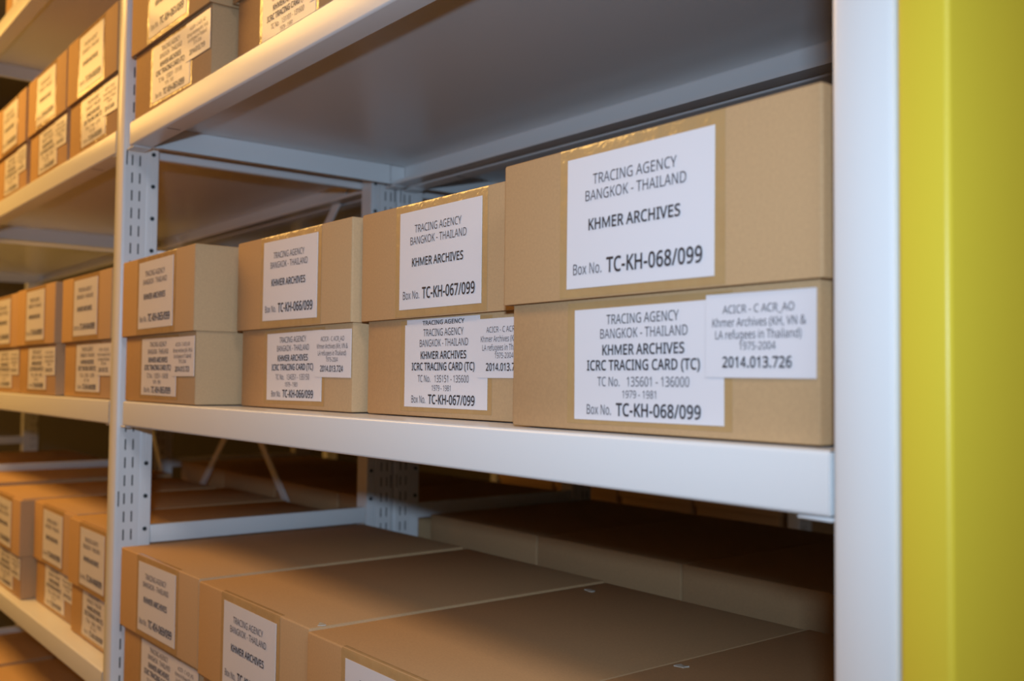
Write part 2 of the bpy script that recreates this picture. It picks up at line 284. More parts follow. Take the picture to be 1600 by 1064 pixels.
GLYPHS = {   # letter: (advance, outline x,y pairs, faces[, heavier outline, faces]); thousandths of an em, drawn for this scene's labels
 '&': (587, '244,581,284,578,318,567,345,549,366,524,378,494,383,458,374,411,350,372,313,338,268,308,423,159,442,186,457,216,469,250,479,286,550,286,536,237,518,191,496,150,468,114,585,0,490,0,420,67,394,46,366,28,336,13,303,2,265,-6,223,-8,171,-4,127,10,91,32,65,63,48,102,43,149,46,187,57,220,75,248,100,273,131,296,166,318,149,337,133,358,118,379,107,403,99,429,96,456,101,493,114,524,135,548,165,567,201,578,209,273,182,257,159,239,141,221,128,201,119,178,116,152,124,112,146,81,181,61,225,55,273,59,314,71,347,90,375,111,241,524,211,519,186,506,171,485,165,457,169,429,180,404,199,378,225,350,265,376,292,401,308,428,313,458,308,484,294,505,271,519', '52,1,0;51,1,52;51,2,1;50,2,51;50,3,2;50,4,3;49,4,50;49,68,4;68,83,4;83,5,4;48,69,49;69,68,49;48,70,69;82,5,83;48,71,70;81,5,82;81,6,5;47,71,48;47,72,71;80,6,81;79,6,80;79,7,6;47,73,72;46,73,47;46,74,73;45,74,46;78,7,79;78,8,7;45,75,74;44,75,45;77,8,78;43,75,44;43,76,75;76,8,77;76,9,8;42,76,43;42,9,76;42,10,9;41,10,42;40,10,41;40,53,10;53,11,10;39,53,40;14,16,15;14,17,16;39,54,53;67,11,53;38,54,39;38,55,54;13,17,14;37,55,38;37,56,55;13,18,17;37,57,56;36,57,37;12,18,13;36,58,57;12,19,18;35,58,36;11,19,12;35,59,58;67,19,11;35,60,59;67,20,19;34,60,35;67,21,20;34,61,60;66,23,67;23,21,67;33,61,34;65,23,66;33,62,61;64,23,65;64,24,23;22,21,23;32,62,33;32,63,62;63,24,64;32,24,63;32,25,24;31,25,32;31,26,25;31,27,26;30,27,31;30,28,27;29,28,30'),
 '(': (241, '32,220,35,285,45,348,60,409,83,468,113,522,150,573,217,573,167,493,132,407,111,315,103,221,107,159,116,98,132,38,154,-20,182,-75,216,-127,150,-127,113,-77,83,-24,60,34,45,94,35,156', '5,7,6;5,8,7;4,8,5;4,9,8;3,9,4;2,9,3;2,10,9;1,10,2;1,11,10;0,11,1;0,12,11;23,12,0;23,13,12;22,13,23;22,14,13;21,14,22;21,15,14;20,15,21;20,16,15;19,16,20;19,17,16;18,17,19', '27,90,17,154,14,220,17,286,27,352,43,415,67,475,98,532,141,591,249,591,183,485,149,401,128,312,121,220,125,161,134,102,149,43,170,-12,197,-66,249,-145,141,-145,98,-87,67,-31,43,28', '7,9,8;7,10,9;6,10,7;6,11,10;5,11,6;4,11,5;4,12,11;3,12,4;3,13,12;2,13,3;2,14,13;1,14,2;1,15,14;0,15,1;0,16,15;23,16,0;23,17,16;22,17,23;22,18,17;21,18,22;21,19,18;20,19,21'),
 ')': (241, '209,220,205,156,196,94,180,34,158,-24,128,-77,91,-127,25,-127,59,-75,87,-20,108,38,124,98,134,159,137,221,134,283,124,346,108,406,87,465,59,521,24,573,91,573,128,522,158,468,180,409,196,348,205,285', '18,20,19;18,21,20;18,22,21;17,22,18;17,23,22;16,23,17;16,24,23;15,24,16;15,25,24;14,25,15;14,0,25;13,0,14;12,0,13;12,1,0;11,1,12;11,2,1;10,2,11;10,3,2;9,3,10;9,4,3;8,4,9;8,5,4;7,5,8;7,6,5', '214,352,223,286,227,220,223,154,214,90,197,28,174,-31,143,-87,100,-145,-8,-145,43,-66,70,-12,91,43,107,102,116,161,119,221,116,282,107,342,91,401,70,458,43,512,-10,591,100,591,143,532,174,475,197,415', '20,22,21;20,23,22;20,24,23;19,24,20;19,25,24;18,25,19;18,0,25;17,0,18;17,1,0;16,1,17;16,2,1;15,2,16;14,2,15;14,3,2;13,3,14;13,4,3;12,4,13;12,5,4;11,5,12;11,6,5;10,6,11;10,7,6;9,7,10;9,8,7'),
 ',': (215, '154,84,146,55,136,23,124,-10,111,-42,98,-74,85,-103,33,-103,41,-72,49,-38,56,-3,63,31,68,63,73,93,148,93', '12,14,13;12,0,14;12,1,0;11,1,12;11,2,1;10,2,11;10,3,2;9,3,10;9,4,3;8,4,9;8,5,4;7,5,8;7,6,5'),
 '-': (258, '32,184,32,246,226,246,226,184', '0,2,1;0,3,2', '244,166,14,166,14,264,244,264', '1,3,2;1,0,3'),
 '.': (215, '58,43,61,69,72,85,88,94,107,97,126,94,142,85,153,69,157,43,153,18,142,2,126,-8,107,-11,88,-8,72,2,61,18', '3,5,4;2,5,3;2,6,5;1,6,2;1,7,6;0,7,1;0,8,7;15,8,0;15,9,8;14,9,15;14,10,9;13,10,14;13,11,10;12,11,13', '59,-12,44,12,40,43,44,75,60,99,82,111,107,115,132,111,155,99,171,75,175,43,171,12,155,-12,132,-25,107,-29,82,-25', '5,7,6;5,8,7;4,8,5;4,9,8;3,9,4;3,10,9;2,10,3;1,10,2;1,11,10;0,11,1;0,12,11;15,12,0;15,13,12;14,13,15'),
 '/': (298, '290,573,77,0,8,0,221,573', '2,0,3;2,1,0', '209,591,316,591,89,-18,-18,-18', '3,1,0;3,2,1'),
 '0': (459, '419,287,417,221,409,163,395,112,376,70,349,37,316,12,276,-3,229,-8,170,1,122,27,86,70,60,129,44,201,39,287,44,373,58,446,83,504,119,547,167,573,229,581,287,573,335,547,372,504,399,446,414,373,110,287,113,215,121,156,137,111,159,78,190,59,229,52,268,59,298,78,320,110,336,156,345,215,348,287,345,359,336,417,320,463,298,495,268,515,229,521,190,515,159,495,137,463,121,417,113,359', '19,21,20;18,21,19;18,22,21;17,22,18;17,44,22;44,23,22;17,45,44;43,23,44;17,46,45;42,23,43;16,46,17;42,24,23;16,47,46;41,24,42;16,48,47;40,24,41;15,48,16;40,25,24;15,49,48;39,25,40;14,49,15;39,0,25;14,26,49;38,0,39;13,26,14;13,27,26;37,0,38;37,1,0;37,2,1;13,28,27;36,2,37;12,28,13;36,3,2;12,29,28;35,3,36;11,29,12;35,4,3;11,30,29;34,4,35;11,31,30;33,4,34;10,31,11;33,5,4;10,32,31;32,5,33;10,5,32;10,6,5;9,6,10;9,7,6;8,7,9', '416,452,432,376,437,287,435,220,427,159,412,106,391,61,362,24,325,-4,280,-21,228,-26,164,-17,111,13,70,61,43,123,27,199,21,287,26,376,41,451,67,513,107,561,161,590,229,600,293,590,347,561,388,514,139,413,131,357,128,287,131,217,139,161,153,119,172,91,196,76,229,70,261,76,285,91,304,118,318,160,327,217,330,287,327,357,318,413,304,455,285,482,261,498,229,503,196,498,172,482,153,455', '21,23,22;20,23,21;20,24,23;20,25,24;19,25,20;19,46,25;46,45,25;45,0,25;18,47,19;47,46,19;18,48,47;44,0,45;18,49,48;43,0,44;18,26,49;42,0,43;42,1,0;17,26,18;17,27,26;41,1,42;41,2,1;16,27,17;16,28,27;40,2,41;40,3,2;16,29,28;39,3,40;15,29,16;39,4,3;15,30,29;38,4,39;14,30,15;14,31,30;37,4,38;37,5,4;13,31,14;13,32,31;36,5,37;36,6,5;13,33,32;35,6,36;13,34,33;34,6,35;13,6,34;13,7,6;12,7,13;12,8,7;11,8,12;11,9,8;10,9,11'),
 '1': (459, '285,0,216,0,216,400,216,422,216,439,217,455,217,470,218,484,219,499,207,487,196,477,184,467,169,455,108,405,71,452,226,573,285,573', '14,16,15;14,8,16;8,0,16;14,9,8;7,0,8;14,10,9;6,0,7;14,11,10;5,0,6;14,12,11;4,0,5;14,13,12;3,0,4;2,0,3;1,0,2', '303,591,303,-18,198,-18,198,400,198,422,198,440,199,456,199,470,200,485,198,454,219,474,207,464,195,453,181,441,105,379,46,455,220,591', '15,0,16;15,8,0;8,10,0;10,1,0;15,7,8;9,6,8;6,10,8;6,11,10;9,1,10;15,6,7;12,6,11;15,12,6;12,9,6;9,5,6;14,12,15;12,5,9;5,1,9;14,13,12;4,1,5;3,1,4;2,1,3'),
 '2': (459, '417,0,38,0,38,59,188,210,228,251,261,287,287,320,306,353,318,387,322,424,315,466,294,496,261,514,221,520,181,517,147,506,115,489,83,466,45,513,68,531,94,548,122,561,153,572,186,578,221,581,270,576,313,562,347,540,372,510,388,472,394,428,389,385,375,344,353,305,324,267,288,227,247,185,128,67,128,64,417,64', '23,25,24;22,25,23;22,26,25;21,26,22;21,27,26;20,27,21;19,27,20;19,28,27;18,13,19;13,28,19;18,14,13;12,28,13;18,15,14;11,28,12;17,16,18;16,15,18;11,29,28;10,29,11;10,30,29;9,30,10;9,31,30;8,31,9;7,31,8;7,32,31;6,32,7;6,33,32;5,33,6;5,34,33;4,34,5;4,35,34;3,35,4;3,36,35;2,36,3;2,37,36;2,38,37;2,39,38;2,0,39;1,0,2', '435,82,435,-18,20,-18,20,66,176,223,215,263,248,299,273,331,290,361,300,391,303,424,297,459,281,482,255,497,220,502,185,499,154,489,125,473,79,441,19,516,58,546,85,563,115,578,148,589,183,596,221,599,274,594,321,579,359,553,388,519,406,477,412,428,407,381,392,337,368,295,338,255,301,215,260,173,146,60,146,82', '24,26,25;23,26,24;23,27,26;22,27,23;22,28,27;21,28,22;20,28,21;20,29,28;19,29,20;19,14,29;14,30,29;18,17,19;17,16,19;16,15,19;15,14,19;13,30,14;12,30,13;11,30,12;11,31,30;10,31,11;10,32,31;9,32,10;8,32,9;8,33,32;7,33,8;7,34,33;6,34,7;5,34,6;5,35,34;4,35,5;4,36,35;3,36,4;3,37,36;3,39,37;39,38,37;3,0,39;3,1,0;2,1,3'),
 '3': (459, '395,439,392,403,381,372,363,347,340,326,310,311,277,302,277,298,337,283,379,255,405,214,413,163,407,116,390,74,360,40,318,14,263,-3,193,-8,150,-6,110,-1,72,8,36,23,36,89,74,73,114,61,155,54,194,51,260,59,305,81,331,117,339,164,335,197,320,223,297,242,265,255,226,263,179,265,123,265,123,326,180,326,223,329,259,339,286,356,307,377,319,404,323,434,316,471,295,498,262,516,219,521,190,520,164,515,140,508,117,498,96,487,75,473,39,521,73,544,115,563,163,576,218,581,296,571,352,540,384,495', '59,61,60;58,61,59;58,62,61;57,62,58;56,62,57;56,49,62;49,48,62;48,63,62;55,54,56;54,53,56;53,52,56;52,51,56;51,50,56;50,49,56;47,63,48;46,63,47;46,0,63;45,0,46;45,1,0;44,1,45;43,1,44;43,2,1;42,2,43;42,3,2;41,3,42;41,4,3;40,4,41;39,4,40;39,5,4;37,39,38;37,5,39;37,6,5;37,7,6;37,8,7;37,36,8;36,9,8;35,9,36;34,9,35;33,9,34;33,10,9;32,10,33;31,10,32;31,11,10;30,11,31;29,11,30;29,12,11;28,12,29;28,13,12;21,23,22;27,13,28;27,14,13;21,24,23;21,25,24;26,14,27;21,26,25;21,14,26;21,15,14;20,15,21;20,16,15;19,16,20;18,16,19;18,17,16', '364,554,401,502,414,439,409,399,397,364,377,334,350,311,317,295,295,288,295,312,344,300,393,268,422,221,431,163,425,111,405,65,372,26,325,-3,266,-20,194,-26,148,-24,107,-19,66,-9,18,11,18,116,80,90,118,79,157,72,194,69,255,76,293,95,314,124,321,165,317,191,306,211,288,226,260,238,223,245,178,247,105,247,105,344,179,344,220,347,251,356,275,370,292,387,302,409,305,433,299,463,283,484,257,498,218,503,192,502,168,498,146,491,125,482,105,471,70,449,14,526,65,559,109,580,160,594,219,599,302,588', '61,63,62;60,63,61;60,0,63;59,0,60;58,0,59;58,1,0;57,56,58;56,55,58;55,54,58;54,53,58;53,52,58;52,51,58;51,1,58;50,1,51;50,2,1;49,2,50;48,2,49;47,2,48;47,3,2;46,3,47;45,3,46;45,4,3;44,4,45;43,4,44;43,5,4;42,5,43;41,5,42;39,41,40;39,9,41;9,5,41;9,6,5;39,8,9;10,6,9;7,10,6;7,11,10;8,11,7;39,11,8;39,38,11;38,37,11;37,12,11;36,12,37;35,12,36;34,12,35;34,13,12;33,13,34;32,13,33;31,13,32;31,14,13;30,14,31;23,25,24;30,15,14;29,15,30;23,26,25;23,27,26;28,15,29;23,28,27;23,15,28;23,16,15;23,17,16;22,17,23;22,18,17;21,18,22;20,18,21;20,19,18'),
 '4': (459, '443,130,359,130,359,0,291,0,291,130,17,130,17,190,286,576,359,576,359,193,443,193,291,374,291,394,291,412,292,429,293,444,293,459,294,474,294,487,295,500,292,500,285,485,276,468,266,451,257,438,86,193,291,193', '6,20,7;20,8,7;20,19,8;19,9,8;6,21,20;18,9,19;17,9,18;6,22,21;16,9,17;6,23,22;15,9,16;6,24,23;14,9,15;6,25,24;13,9,14;12,9,13;11,9,12;26,9,11;6,26,25;6,9,26;6,10,9;6,0,10;5,0,6;4,0,5;3,1,4;1,0,4;3,2,1', '255,0,350,0,350,573,255,573,8,118,415,118,415,206,8,206,8,206,112,206,258,430,258,573,238,573', '0,1,2,3;4,5,6,7;8,9,10,11,12'),
 '5': (459, '221,351,275,346,322,331,361,307,389,274,407,232,413,183,407,128,387,81,356,43,314,15,261,-2,199,-8,156,-6,116,0,80,10,51,23,51,90,82,74,121,62,161,55,200,52,239,55,274,65,302,82,323,106,336,137,341,176,332,225,306,262,262,284,197,292,173,291,146,288,120,284,99,280,64,302,86,573,373,573,373,508,146,508,132,342,148,345,169,348,194,350', '36,40,37;40,38,37;40,39,38;36,41,40;44,1,0;43,1,44;42,1,43;42,2,1;41,2,42;36,2,41;36,3,2;36,31,3;31,4,3;35,34,36;34,33,36;33,32,36;32,31,36;30,4,31;29,4,30;29,5,4;28,5,29;28,6,5;27,6,28;27,7,6;26,7,27;25,7,26;25,8,7;24,8,25;16,18,17;23,8,24;23,9,8;16,19,18;22,9,23;16,20,19;21,9,22;16,21,20;16,9,21;16,10,9;15,10,16;15,11,10;14,11,15;13,11,14;13,12,11', '167,366,193,368,221,369,279,364,330,348,373,321,405,284,425,237,431,183,424,123,403,71,368,29,322,-2,265,-20,199,-26,154,-24,112,-18,74,-7,33,12,33,119,89,91,125,80,163,73,200,70,236,73,267,82,290,96,308,116,319,142,323,175,315,218,294,248,257,267,197,274,175,273,148,270,123,266,96,261,45,293,69,591,391,591,391,490,163,490,152,364,146,363', '38,42,39;42,40,39;42,41,40;38,44,42;44,43,42;1,3,2;0,3,1;44,3,0;44,4,3;38,4,44;38,5,4;38,6,5;37,36,38;36,35,38;35,34,38;34,6,38;34,33,6;33,32,6;32,7,6;31,7,32;30,7,31;30,8,7;29,8,30;29,9,8;28,9,29;27,9,28;27,10,9;18,20,19;26,10,27;25,10,26;18,21,20;24,10,25;18,22,21;23,10,24;18,23,22;23,11,10;18,11,23;18,12,11;17,12,18;17,13,12;16,13,17;15,13,16;15,14,13'),
 '6': (459, '44,245,46,294,51,342,60,389,75,433,95,474,121,510,155,539,196,562,246,576,306,581,324,580,344,579,362,577,377,573,377,513,362,517,344,520,326,522,308,523,257,518,216,504,183,483,158,454,139,419,127,380,119,337,115,291,119,291,133,309,150,326,170,339,194,350,223,356,255,358,302,353,342,338,375,313,400,279,416,236,421,184,415,129,399,82,372,44,336,15,291,-2,239,-8,199,-4,163,7,130,26,101,54,77,89,59,133,48,185,238,51,284,59,320,84,343,125,351,184,344,233,324,271,289,295,241,303,205,299,175,287,150,270,131,248,119,223,115,198,117,172,123,146,133,121,146,99,164,79,185,64,210,55', '9,11,10;9,12,11;9,13,12;9,14,13;8,14,9;8,16,14;16,15,14;7,18,8;18,17,8;17,16,8;6,19,7;19,18,7;6,20,19;6,21,20;5,21,6;5,22,21;5,23,22;4,23,5;4,24,23;3,24,4;3,25,24;2,25,3;2,26,25;33,35,34;32,35,33;32,36,35;31,36,32;1,26,2;30,36,31;30,37,36;1,27,26;29,37,30;29,62,37;62,38,37;28,62,29;28,63,62;61,38,62;28,64,63;60,38,61;0,27,1;0,28,27;0,64,28;0,65,64;60,39,38;59,39,60;0,66,65;0,67,66;53,67,0;59,40,39;58,40,59;53,68,67;53,69,68;52,69,53;57,40,58;57,41,40;52,70,69;52,71,70;51,71,52;57,42,41;56,42,57;51,72,71;51,73,72;50,73,51;55,42,56;55,43,42;50,74,73;50,75,74;54,43,55;50,54,75;49,54,50;49,43,54;49,44,43;48,44,49;48,45,44;47,45,48;47,46,45', '42,127,30,182,26,244,28,295,33,345,43,394,58,440,79,483,108,522,144,554,189,579,243,594,306,599,325,598,345,597,365,595,395,588,395,490,358,500,342,503,325,504,308,505,261,501,224,488,195,469,172,444,156,412,144,376,137,335,134,309,110,309,120,321,139,340,162,355,189,367,220,374,255,377,306,371,351,354,388,326,416,287,433,240,439,184,433,125,415,73,385,31,345,-1,296,-20,239,-26,196,-22,156,-9,119,12,87,42,61,81,193,80,214,72,238,70,277,76,306,96,326,131,333,184,327,228,310,259,282,278,240,285,210,282,183,272,162,256,146,238,137,218,134,197,135,174,140,151,149,129,161,109,176,93', '11,13,12;11,14,13;11,15,14;11,16,15;10,16,11;10,17,16;9,18,10;18,17,10;8,20,9;20,19,9;19,18,9;7,22,8;22,21,8;21,20,8;7,23,22;7,24,23;6,24,7;6,25,24;6,26,25;5,26,6;5,27,26;4,27,5;35,37,36;4,28,27;34,37,35;34,38,37;33,38,34;32,38,33;32,39,38;3,28,4;31,39,32;3,31,28;31,29,28;31,40,39;3,30,31;29,40,31;3,29,30;3,40,29;2,65,3;65,64,3;64,40,3;64,63,40;63,41,40;2,66,65;62,41,63;2,67,66;61,41,62;2,68,67;1,68,2;61,42,41;1,69,68;60,42,61;1,70,69;1,71,70;60,43,42;59,43,60;0,71,1;0,72,71;0,73,72;58,43,59;0,74,73;53,74,0;58,44,43;53,75,74;57,44,58;53,54,75;52,54,53;52,55,54;56,44,57;56,45,44;52,56,55;52,45,56;51,45,52;51,46,45;50,46,51;50,47,46;49,47,50;49,48,47'),
 '7': (459, '109,0,344,508,35,508,35,573,419,573,419,518,187,0', '2,4,3;2,5,4;2,1,5;1,6,5;0,6,1', '198,-18,81,-18,316,490,17,490,17,591,437,591,437,514', '3,5,4;3,6,5;3,2,6;2,0,6;1,0,2'),
 '8': (459, '229,581,276,577,318,565,352,546,378,519,395,485,400,443,396,411,385,383,368,359,346,338,320,319,291,303,325,285,355,265,381,242,401,216,414,185,419,148,413,104,395,65,367,34,330,11,284,-3,231,-8,174,-3,126,10,89,33,61,63,45,101,39,146,43,183,56,214,75,241,99,264,128,283,158,299,131,316,107,336,87,358,71,383,61,411,58,444,63,485,80,518,107,545,141,565,182,577,108,145,116,107,138,76,176,55,229,48,281,55,319,76,342,108,350,148,346,174,335,197,317,217,293,235,264,251,229,265,217,270,184,254,157,237,136,219,121,197,111,173,228,524,188,518,155,502,134,476,127,441,130,414,141,391,157,373,179,357,204,344,232,330,258,343,282,357,302,373,317,392,327,414,330,441,323,476,302,502,270,518', '47,1,0;47,2,1;46,2,47;46,3,2;45,3,46;45,4,3;44,69,45;69,4,45;44,70,69;88,4,69;88,5,4;43,70,44;43,71,70;87,5,88;43,72,71;86,5,87;42,72,43;86,6,5;42,73,72;85,6,86;41,73,42;85,7,6;41,74,73;84,7,85;83,7,84;41,75,74;40,75,41;83,8,7;82,8,83;40,76,75;82,9,8;39,76,40;39,77,76;81,9,82;81,10,9;38,77,39;38,78,77;80,10,81;38,79,78;79,10,80;79,11,10;37,79,38;37,11,79;37,12,11;36,12,37;36,13,12;35,13,36;35,14,13;34,63,35;63,14,35;34,64,63;62,14,63;61,14,62;61,15,14;33,64,34;33,65,64;60,15,61;60,16,15;32,65,33;32,66,65;59,16,60;32,67,66;58,16,59;58,17,16;31,67,32;31,68,67;57,17,58;57,18,17;30,68,31;56,18,57;30,48,68;56,19,18;55,19,56;29,48,30;29,49,48;54,19,55;29,50,49;54,20,19;28,50,29;28,51,50;53,20,54;53,21,20;27,51,28;27,52,51;52,21,53;27,21,52;27,22,21;26,22,27;26,23,22;25,23,26;25,24,23', '134,581,179,594,229,599,279,594,325,582,363,560,393,529,412,490,418,444,414,407,401,375,382,347,357,324,329,304,328,304,334,301,366,279,394,254,417,225,432,189,437,148,430,99,411,55,379,20,338,-5,288,-21,231,-26,171,-21,119,-6,77,19,46,53,27,96,21,146,26,187,40,223,61,253,88,278,118,299,122,301,121,302,95,322,72,347,55,375,43,407,40,445,46,490,65,529,96,559,137,189,129,169,126,146,133,114,150,90,181,72,229,66,275,72,307,90,325,115,331,148,328,169,320,187,305,204,283,220,256,235,223,249,217,251,193,239,168,223,149,206,291,488,264,501,228,506,193,501,167,488,151,468,145,440,148,419,156,401,169,386,188,373,212,360,232,350,250,359,272,372,289,386,302,401,310,419,312,440,307,469', '1,3,2;1,4,3;0,4,1;0,5,4;47,5,0;47,6,5;46,6,47;46,7,6;45,71,46;71,7,46;45,72,71;70,7,71;45,73,72;69,7,70;44,73,45;69,8,7;88,8,69;44,74,73;87,8,88;44,75,74;43,75,44;87,9,8;43,76,75;86,9,87;85,9,86;43,77,76;42,77,43;85,10,9;42,78,77;84,10,85;42,79,78;83,10,84;41,79,42;83,11,10;41,80,79;82,11,83;41,81,80;81,11,82;41,11,81;41,12,11;40,12,41;40,13,12;39,13,40;39,14,13;39,15,14;38,15,39;38,16,15;37,16,38;36,16,37;36,17,16;35,17,36;35,65,17;65,18,17;34,65,35;34,66,65;64,18,65;63,18,64;34,67,66;62,18,63;62,19,18;34,68,67;33,68,34;61,19,62;33,48,68;60,19,61;60,20,19;33,49,48;32,49,33;59,20,60;32,50,49;58,20,59;58,21,20;57,21,58;32,51,50;31,51,32;56,21,57;31,52,51;56,22,21;30,52,31;55,22,56;30,53,52;30,54,53;54,22,55;30,22,54;30,23,22;29,23,30;29,24,23;28,24,29;28,25,24;27,25,28;27,26,25'),
 '9': (459, '417,328,415,279,410,231,401,183,387,139,366,99,340,63,306,33,265,11,214,-3,154,-8,137,-8,117,-6,97,-4,82,0,82,60,97,56,115,53,134,50,152,50,204,54,245,68,278,90,303,118,322,153,334,192,342,235,346,281,341,281,327,263,310,247,290,233,266,223,237,216,204,214,158,219,118,235,85,260,61,294,45,336,40,387,46,443,63,491,90,529,127,557,171,575,223,581,262,577,299,565,332,545,361,518,384,483,402,439,413,388,223,521,178,513,142,488,118,447,110,388,117,339,137,301,171,277,220,269,256,273,286,285,311,303,330,325,342,349,346,374,344,400,338,426,328,451,315,474,298,493,277,508,252,518', '45,47,46;45,48,47;44,48,45;44,49,48;43,49,44;43,50,49;42,55,43;55,54,43;54,50,43;75,50,54;74,50,75;74,51,50;42,56,55;73,51,74;72,51,73;41,56,42;41,57,56;72,52,51;71,52,72;70,52,71;41,58,57;40,58,41;70,53,52;69,53,70;68,53,69;40,59,58;68,0,53;39,59,40;67,0,68;66,0,67;39,60,59;38,60,39;66,1,0;65,1,66;64,1,65;38,61,60;37,61,38;63,28,64;28,27,64;27,1,64;63,29,28;26,1,27;26,2,1;37,62,61;62,29,63;37,29,62;37,30,29;36,30,37;36,31,30;25,2,26;35,31,36;35,32,31;25,3,2;35,33,32;34,33,35;24,3,25;24,4,3;23,4,24;23,5,4;22,5,23;22,6,5;21,6,22;20,6,21;20,7,6;14,16,15;14,17,16;19,7,20;14,18,17;14,19,18;14,7,19;14,8,7;14,9,8;13,9,14;13,10,9;12,10,13;11,10,12', '419,445,431,390,435,328,433,278,428,228,418,179,403,132,382,89,353,51,317,18,271,-6,217,-21,154,-26,136,-25,115,-24,94,-21,64,-14,64,84,101,73,118,70,136,68,152,68,200,72,237,84,266,104,288,129,305,160,317,196,324,238,326,263,350,263,341,251,322,233,299,217,271,206,240,198,204,196,154,202,109,219,72,247,44,285,28,332,22,387,28,447,47,499,77,542,118,573,167,592,223,599,266,594,307,581,343,560,375,530,400,491,268,492,247,500,224,503,185,496,155,476,135,441,128,388,134,344,151,313,178,294,220,288,251,291,278,301,299,316,315,335,324,355,328,375,326,398,321,421,312,443,301,463,286,480', '47,49,48;47,50,49;46,50,47;46,51,50;45,51,46;45,52,51;44,52,45;44,56,52;56,53,52;44,57,56;55,53,56;54,53,55;43,57,44;43,58,57;75,53,54;75,0,53;74,0,75;43,59,58;73,0,74;42,59,43;73,1,0;72,1,73;42,60,59;71,1,72;70,1,71;70,2,1;42,61,60;41,61,42;69,2,70;68,2,69;41,62,61;67,2,68;40,62,41;67,3,2;66,3,67;40,63,62;65,3,66;40,64,63;64,3,65;40,3,64;39,3,40;39,29,3;29,30,3;30,4,3;39,28,29;31,4,30;32,4,31;38,28,39;38,32,28;32,27,28;38,33,32;27,4,32;27,5,4;37,33,38;37,34,33;37,35,34;36,35,37;26,5,27;26,6,5;25,6,26;25,7,6;24,7,25;23,7,24;23,8,7;22,8,23;16,18,17;16,19,18;21,8,22;16,20,19;16,21,20;16,8,21;16,9,8;16,10,9;16,11,10;15,11,16;15,12,11;14,12,15;13,12,14'),
 'A': (512, '437,0,368,177,141,177,73,0,0,0,224,575,289,575,512,0,282,415,279,424,274,438,269,455,263,473,259,489,255,500,251,484,247,468,242,452,238,438,234,425,230,415,165,241,346,241', '4,6,5;4,14,6;14,7,6;4,15,14;13,7,14;12,7,13;4,16,15;11,7,12;4,17,16;10,7,11;4,18,17;4,19,18;9,7,10;4,20,19;8,7,9;4,21,20;22,7,8;4,2,21;2,22,21;2,1,22;1,7,22;4,3,2;0,7,1', '538,-18,425,-18,356,159,154,159,85,-18,-26,-18,211,593,301,593,321,259,265,408,262,418,257,432,252,450,246,468,242,483,257,435,268,480,264,463,259,447,255,432,251,420,247,409,191,259', '5,14,6;14,7,6;14,16,7;16,0,7;5,13,14;15,18,14;18,16,14;18,17,16;15,0,16;5,12,13;5,19,12;19,11,12;19,15,18;19,11,15;11,0,15;5,20,19;10,0,11;5,21,20;9,0,10;5,22,21;8,0,9;22,2,8;2,0,8;5,3,22;3,2,22;5,4,3;1,0,2'),
 'B': (521, '241,573,336,565,404,541,445,497,459,431,456,399,446,371,431,347,409,328,382,313,350,304,350,300,384,292,415,279,441,261,461,236,474,203,478,163,472,115,454,74,425,42,385,19,337,5,279,0,78,0,78,573,256,329,318,335,357,352,377,382,384,423,376,463,351,490,308,506,245,511,150,511,150,329,150,269,150,61,265,61,330,68,371,91,394,125,401,168,398,197,388,221,370,241,344,256,307,266,260,269', '24,35,25;35,0,25;35,1,0;35,2,1;35,34,2;34,3,2;24,36,35;33,3,34;32,3,33;32,4,3;31,4,32;30,4,31;30,5,4;29,5,30;29,6,5;28,6,29;28,7,6;27,7,28;27,8,7;26,8,27;24,37,36;37,26,36;37,8,26;37,9,8;37,10,9;37,11,10;37,12,11;37,13,12;37,49,13;49,14,13;24,38,37;48,14,49;47,14,48;47,15,14;46,15,47;45,15,46;45,16,15;44,16,45;44,17,16;43,17,44;42,17,43;42,18,17;41,18,42;41,19,18;40,19,41;40,20,19;39,20,40;24,39,38;24,20,39;24,21,20;24,22,21;24,23,22'),
 'C': (507, '323,517,280,513,241,502,206,482,178,456,155,423,139,383,129,337,125,286,131,220,147,164,175,117,213,83,262,62,322,55,359,57,394,62,427,69,460,78,460,15,427,5,393,-2,356,-7,312,-8,232,1,166,28,115,72,78,131,56,203,49,287,53,349,67,406,89,456,120,499,159,534,206,559,261,575,324,581,367,578,409,572,448,561,482,547,453,486,425,497,394,508,360,515', '36,38,37;36,39,38;35,39,36;35,40,39;35,41,40;34,41,35;34,45,41;45,44,41;44,43,41;43,42,41;33,1,34;1,0,34;0,45,34;33,2,1;33,3,2;32,3,33;32,4,3;31,4,32;31,5,4;31,6,5;30,6,31;30,7,6;29,7,30;29,8,7;28,8,29;28,9,8;28,10,9;27,10,28;27,11,10;26,11,27;26,12,11;26,13,12;17,19,18;25,13,26;16,19,17;25,14,13;15,19,16;14,19,15;25,19,14;24,19,25;24,20,19;24,21,20;23,21,24;23,22,21', '389,490,358,497,323,499,283,496,248,485,217,468,192,444,171,414,156,377,146,335,143,286,148,224,164,171,189,129,223,99,267,80,323,73,357,75,391,79,423,86,478,101,478,2,432,-13,396,-20,357,-25,311,-26,227,-17,156,13,101,60,62,123,38,200,31,287,36,352,50,412,74,465,106,511,148,548,199,576,258,593,324,599,369,596,413,589,454,578,506,556,462,463,419,480', '38,40,39;38,41,40;37,41,38;37,42,41;37,43,42;36,43,37;36,0,43;0,45,43;45,44,43;35,2,36;2,1,36;1,0,36;34,3,35;3,2,35;34,4,3;34,5,4;34,6,5;33,6,34;33,7,6;33,8,7;32,8,33;32,9,8;31,9,32;31,10,9;30,10,31;30,11,10;30,12,11;29,12,30;29,13,12;29,14,13;28,14,29;19,21,20;28,15,14;18,21,19;28,16,15;17,21,18;16,21,17;28,21,16;27,21,28;26,21,27;26,22,21;26,23,22;25,23,26;25,24,23'),
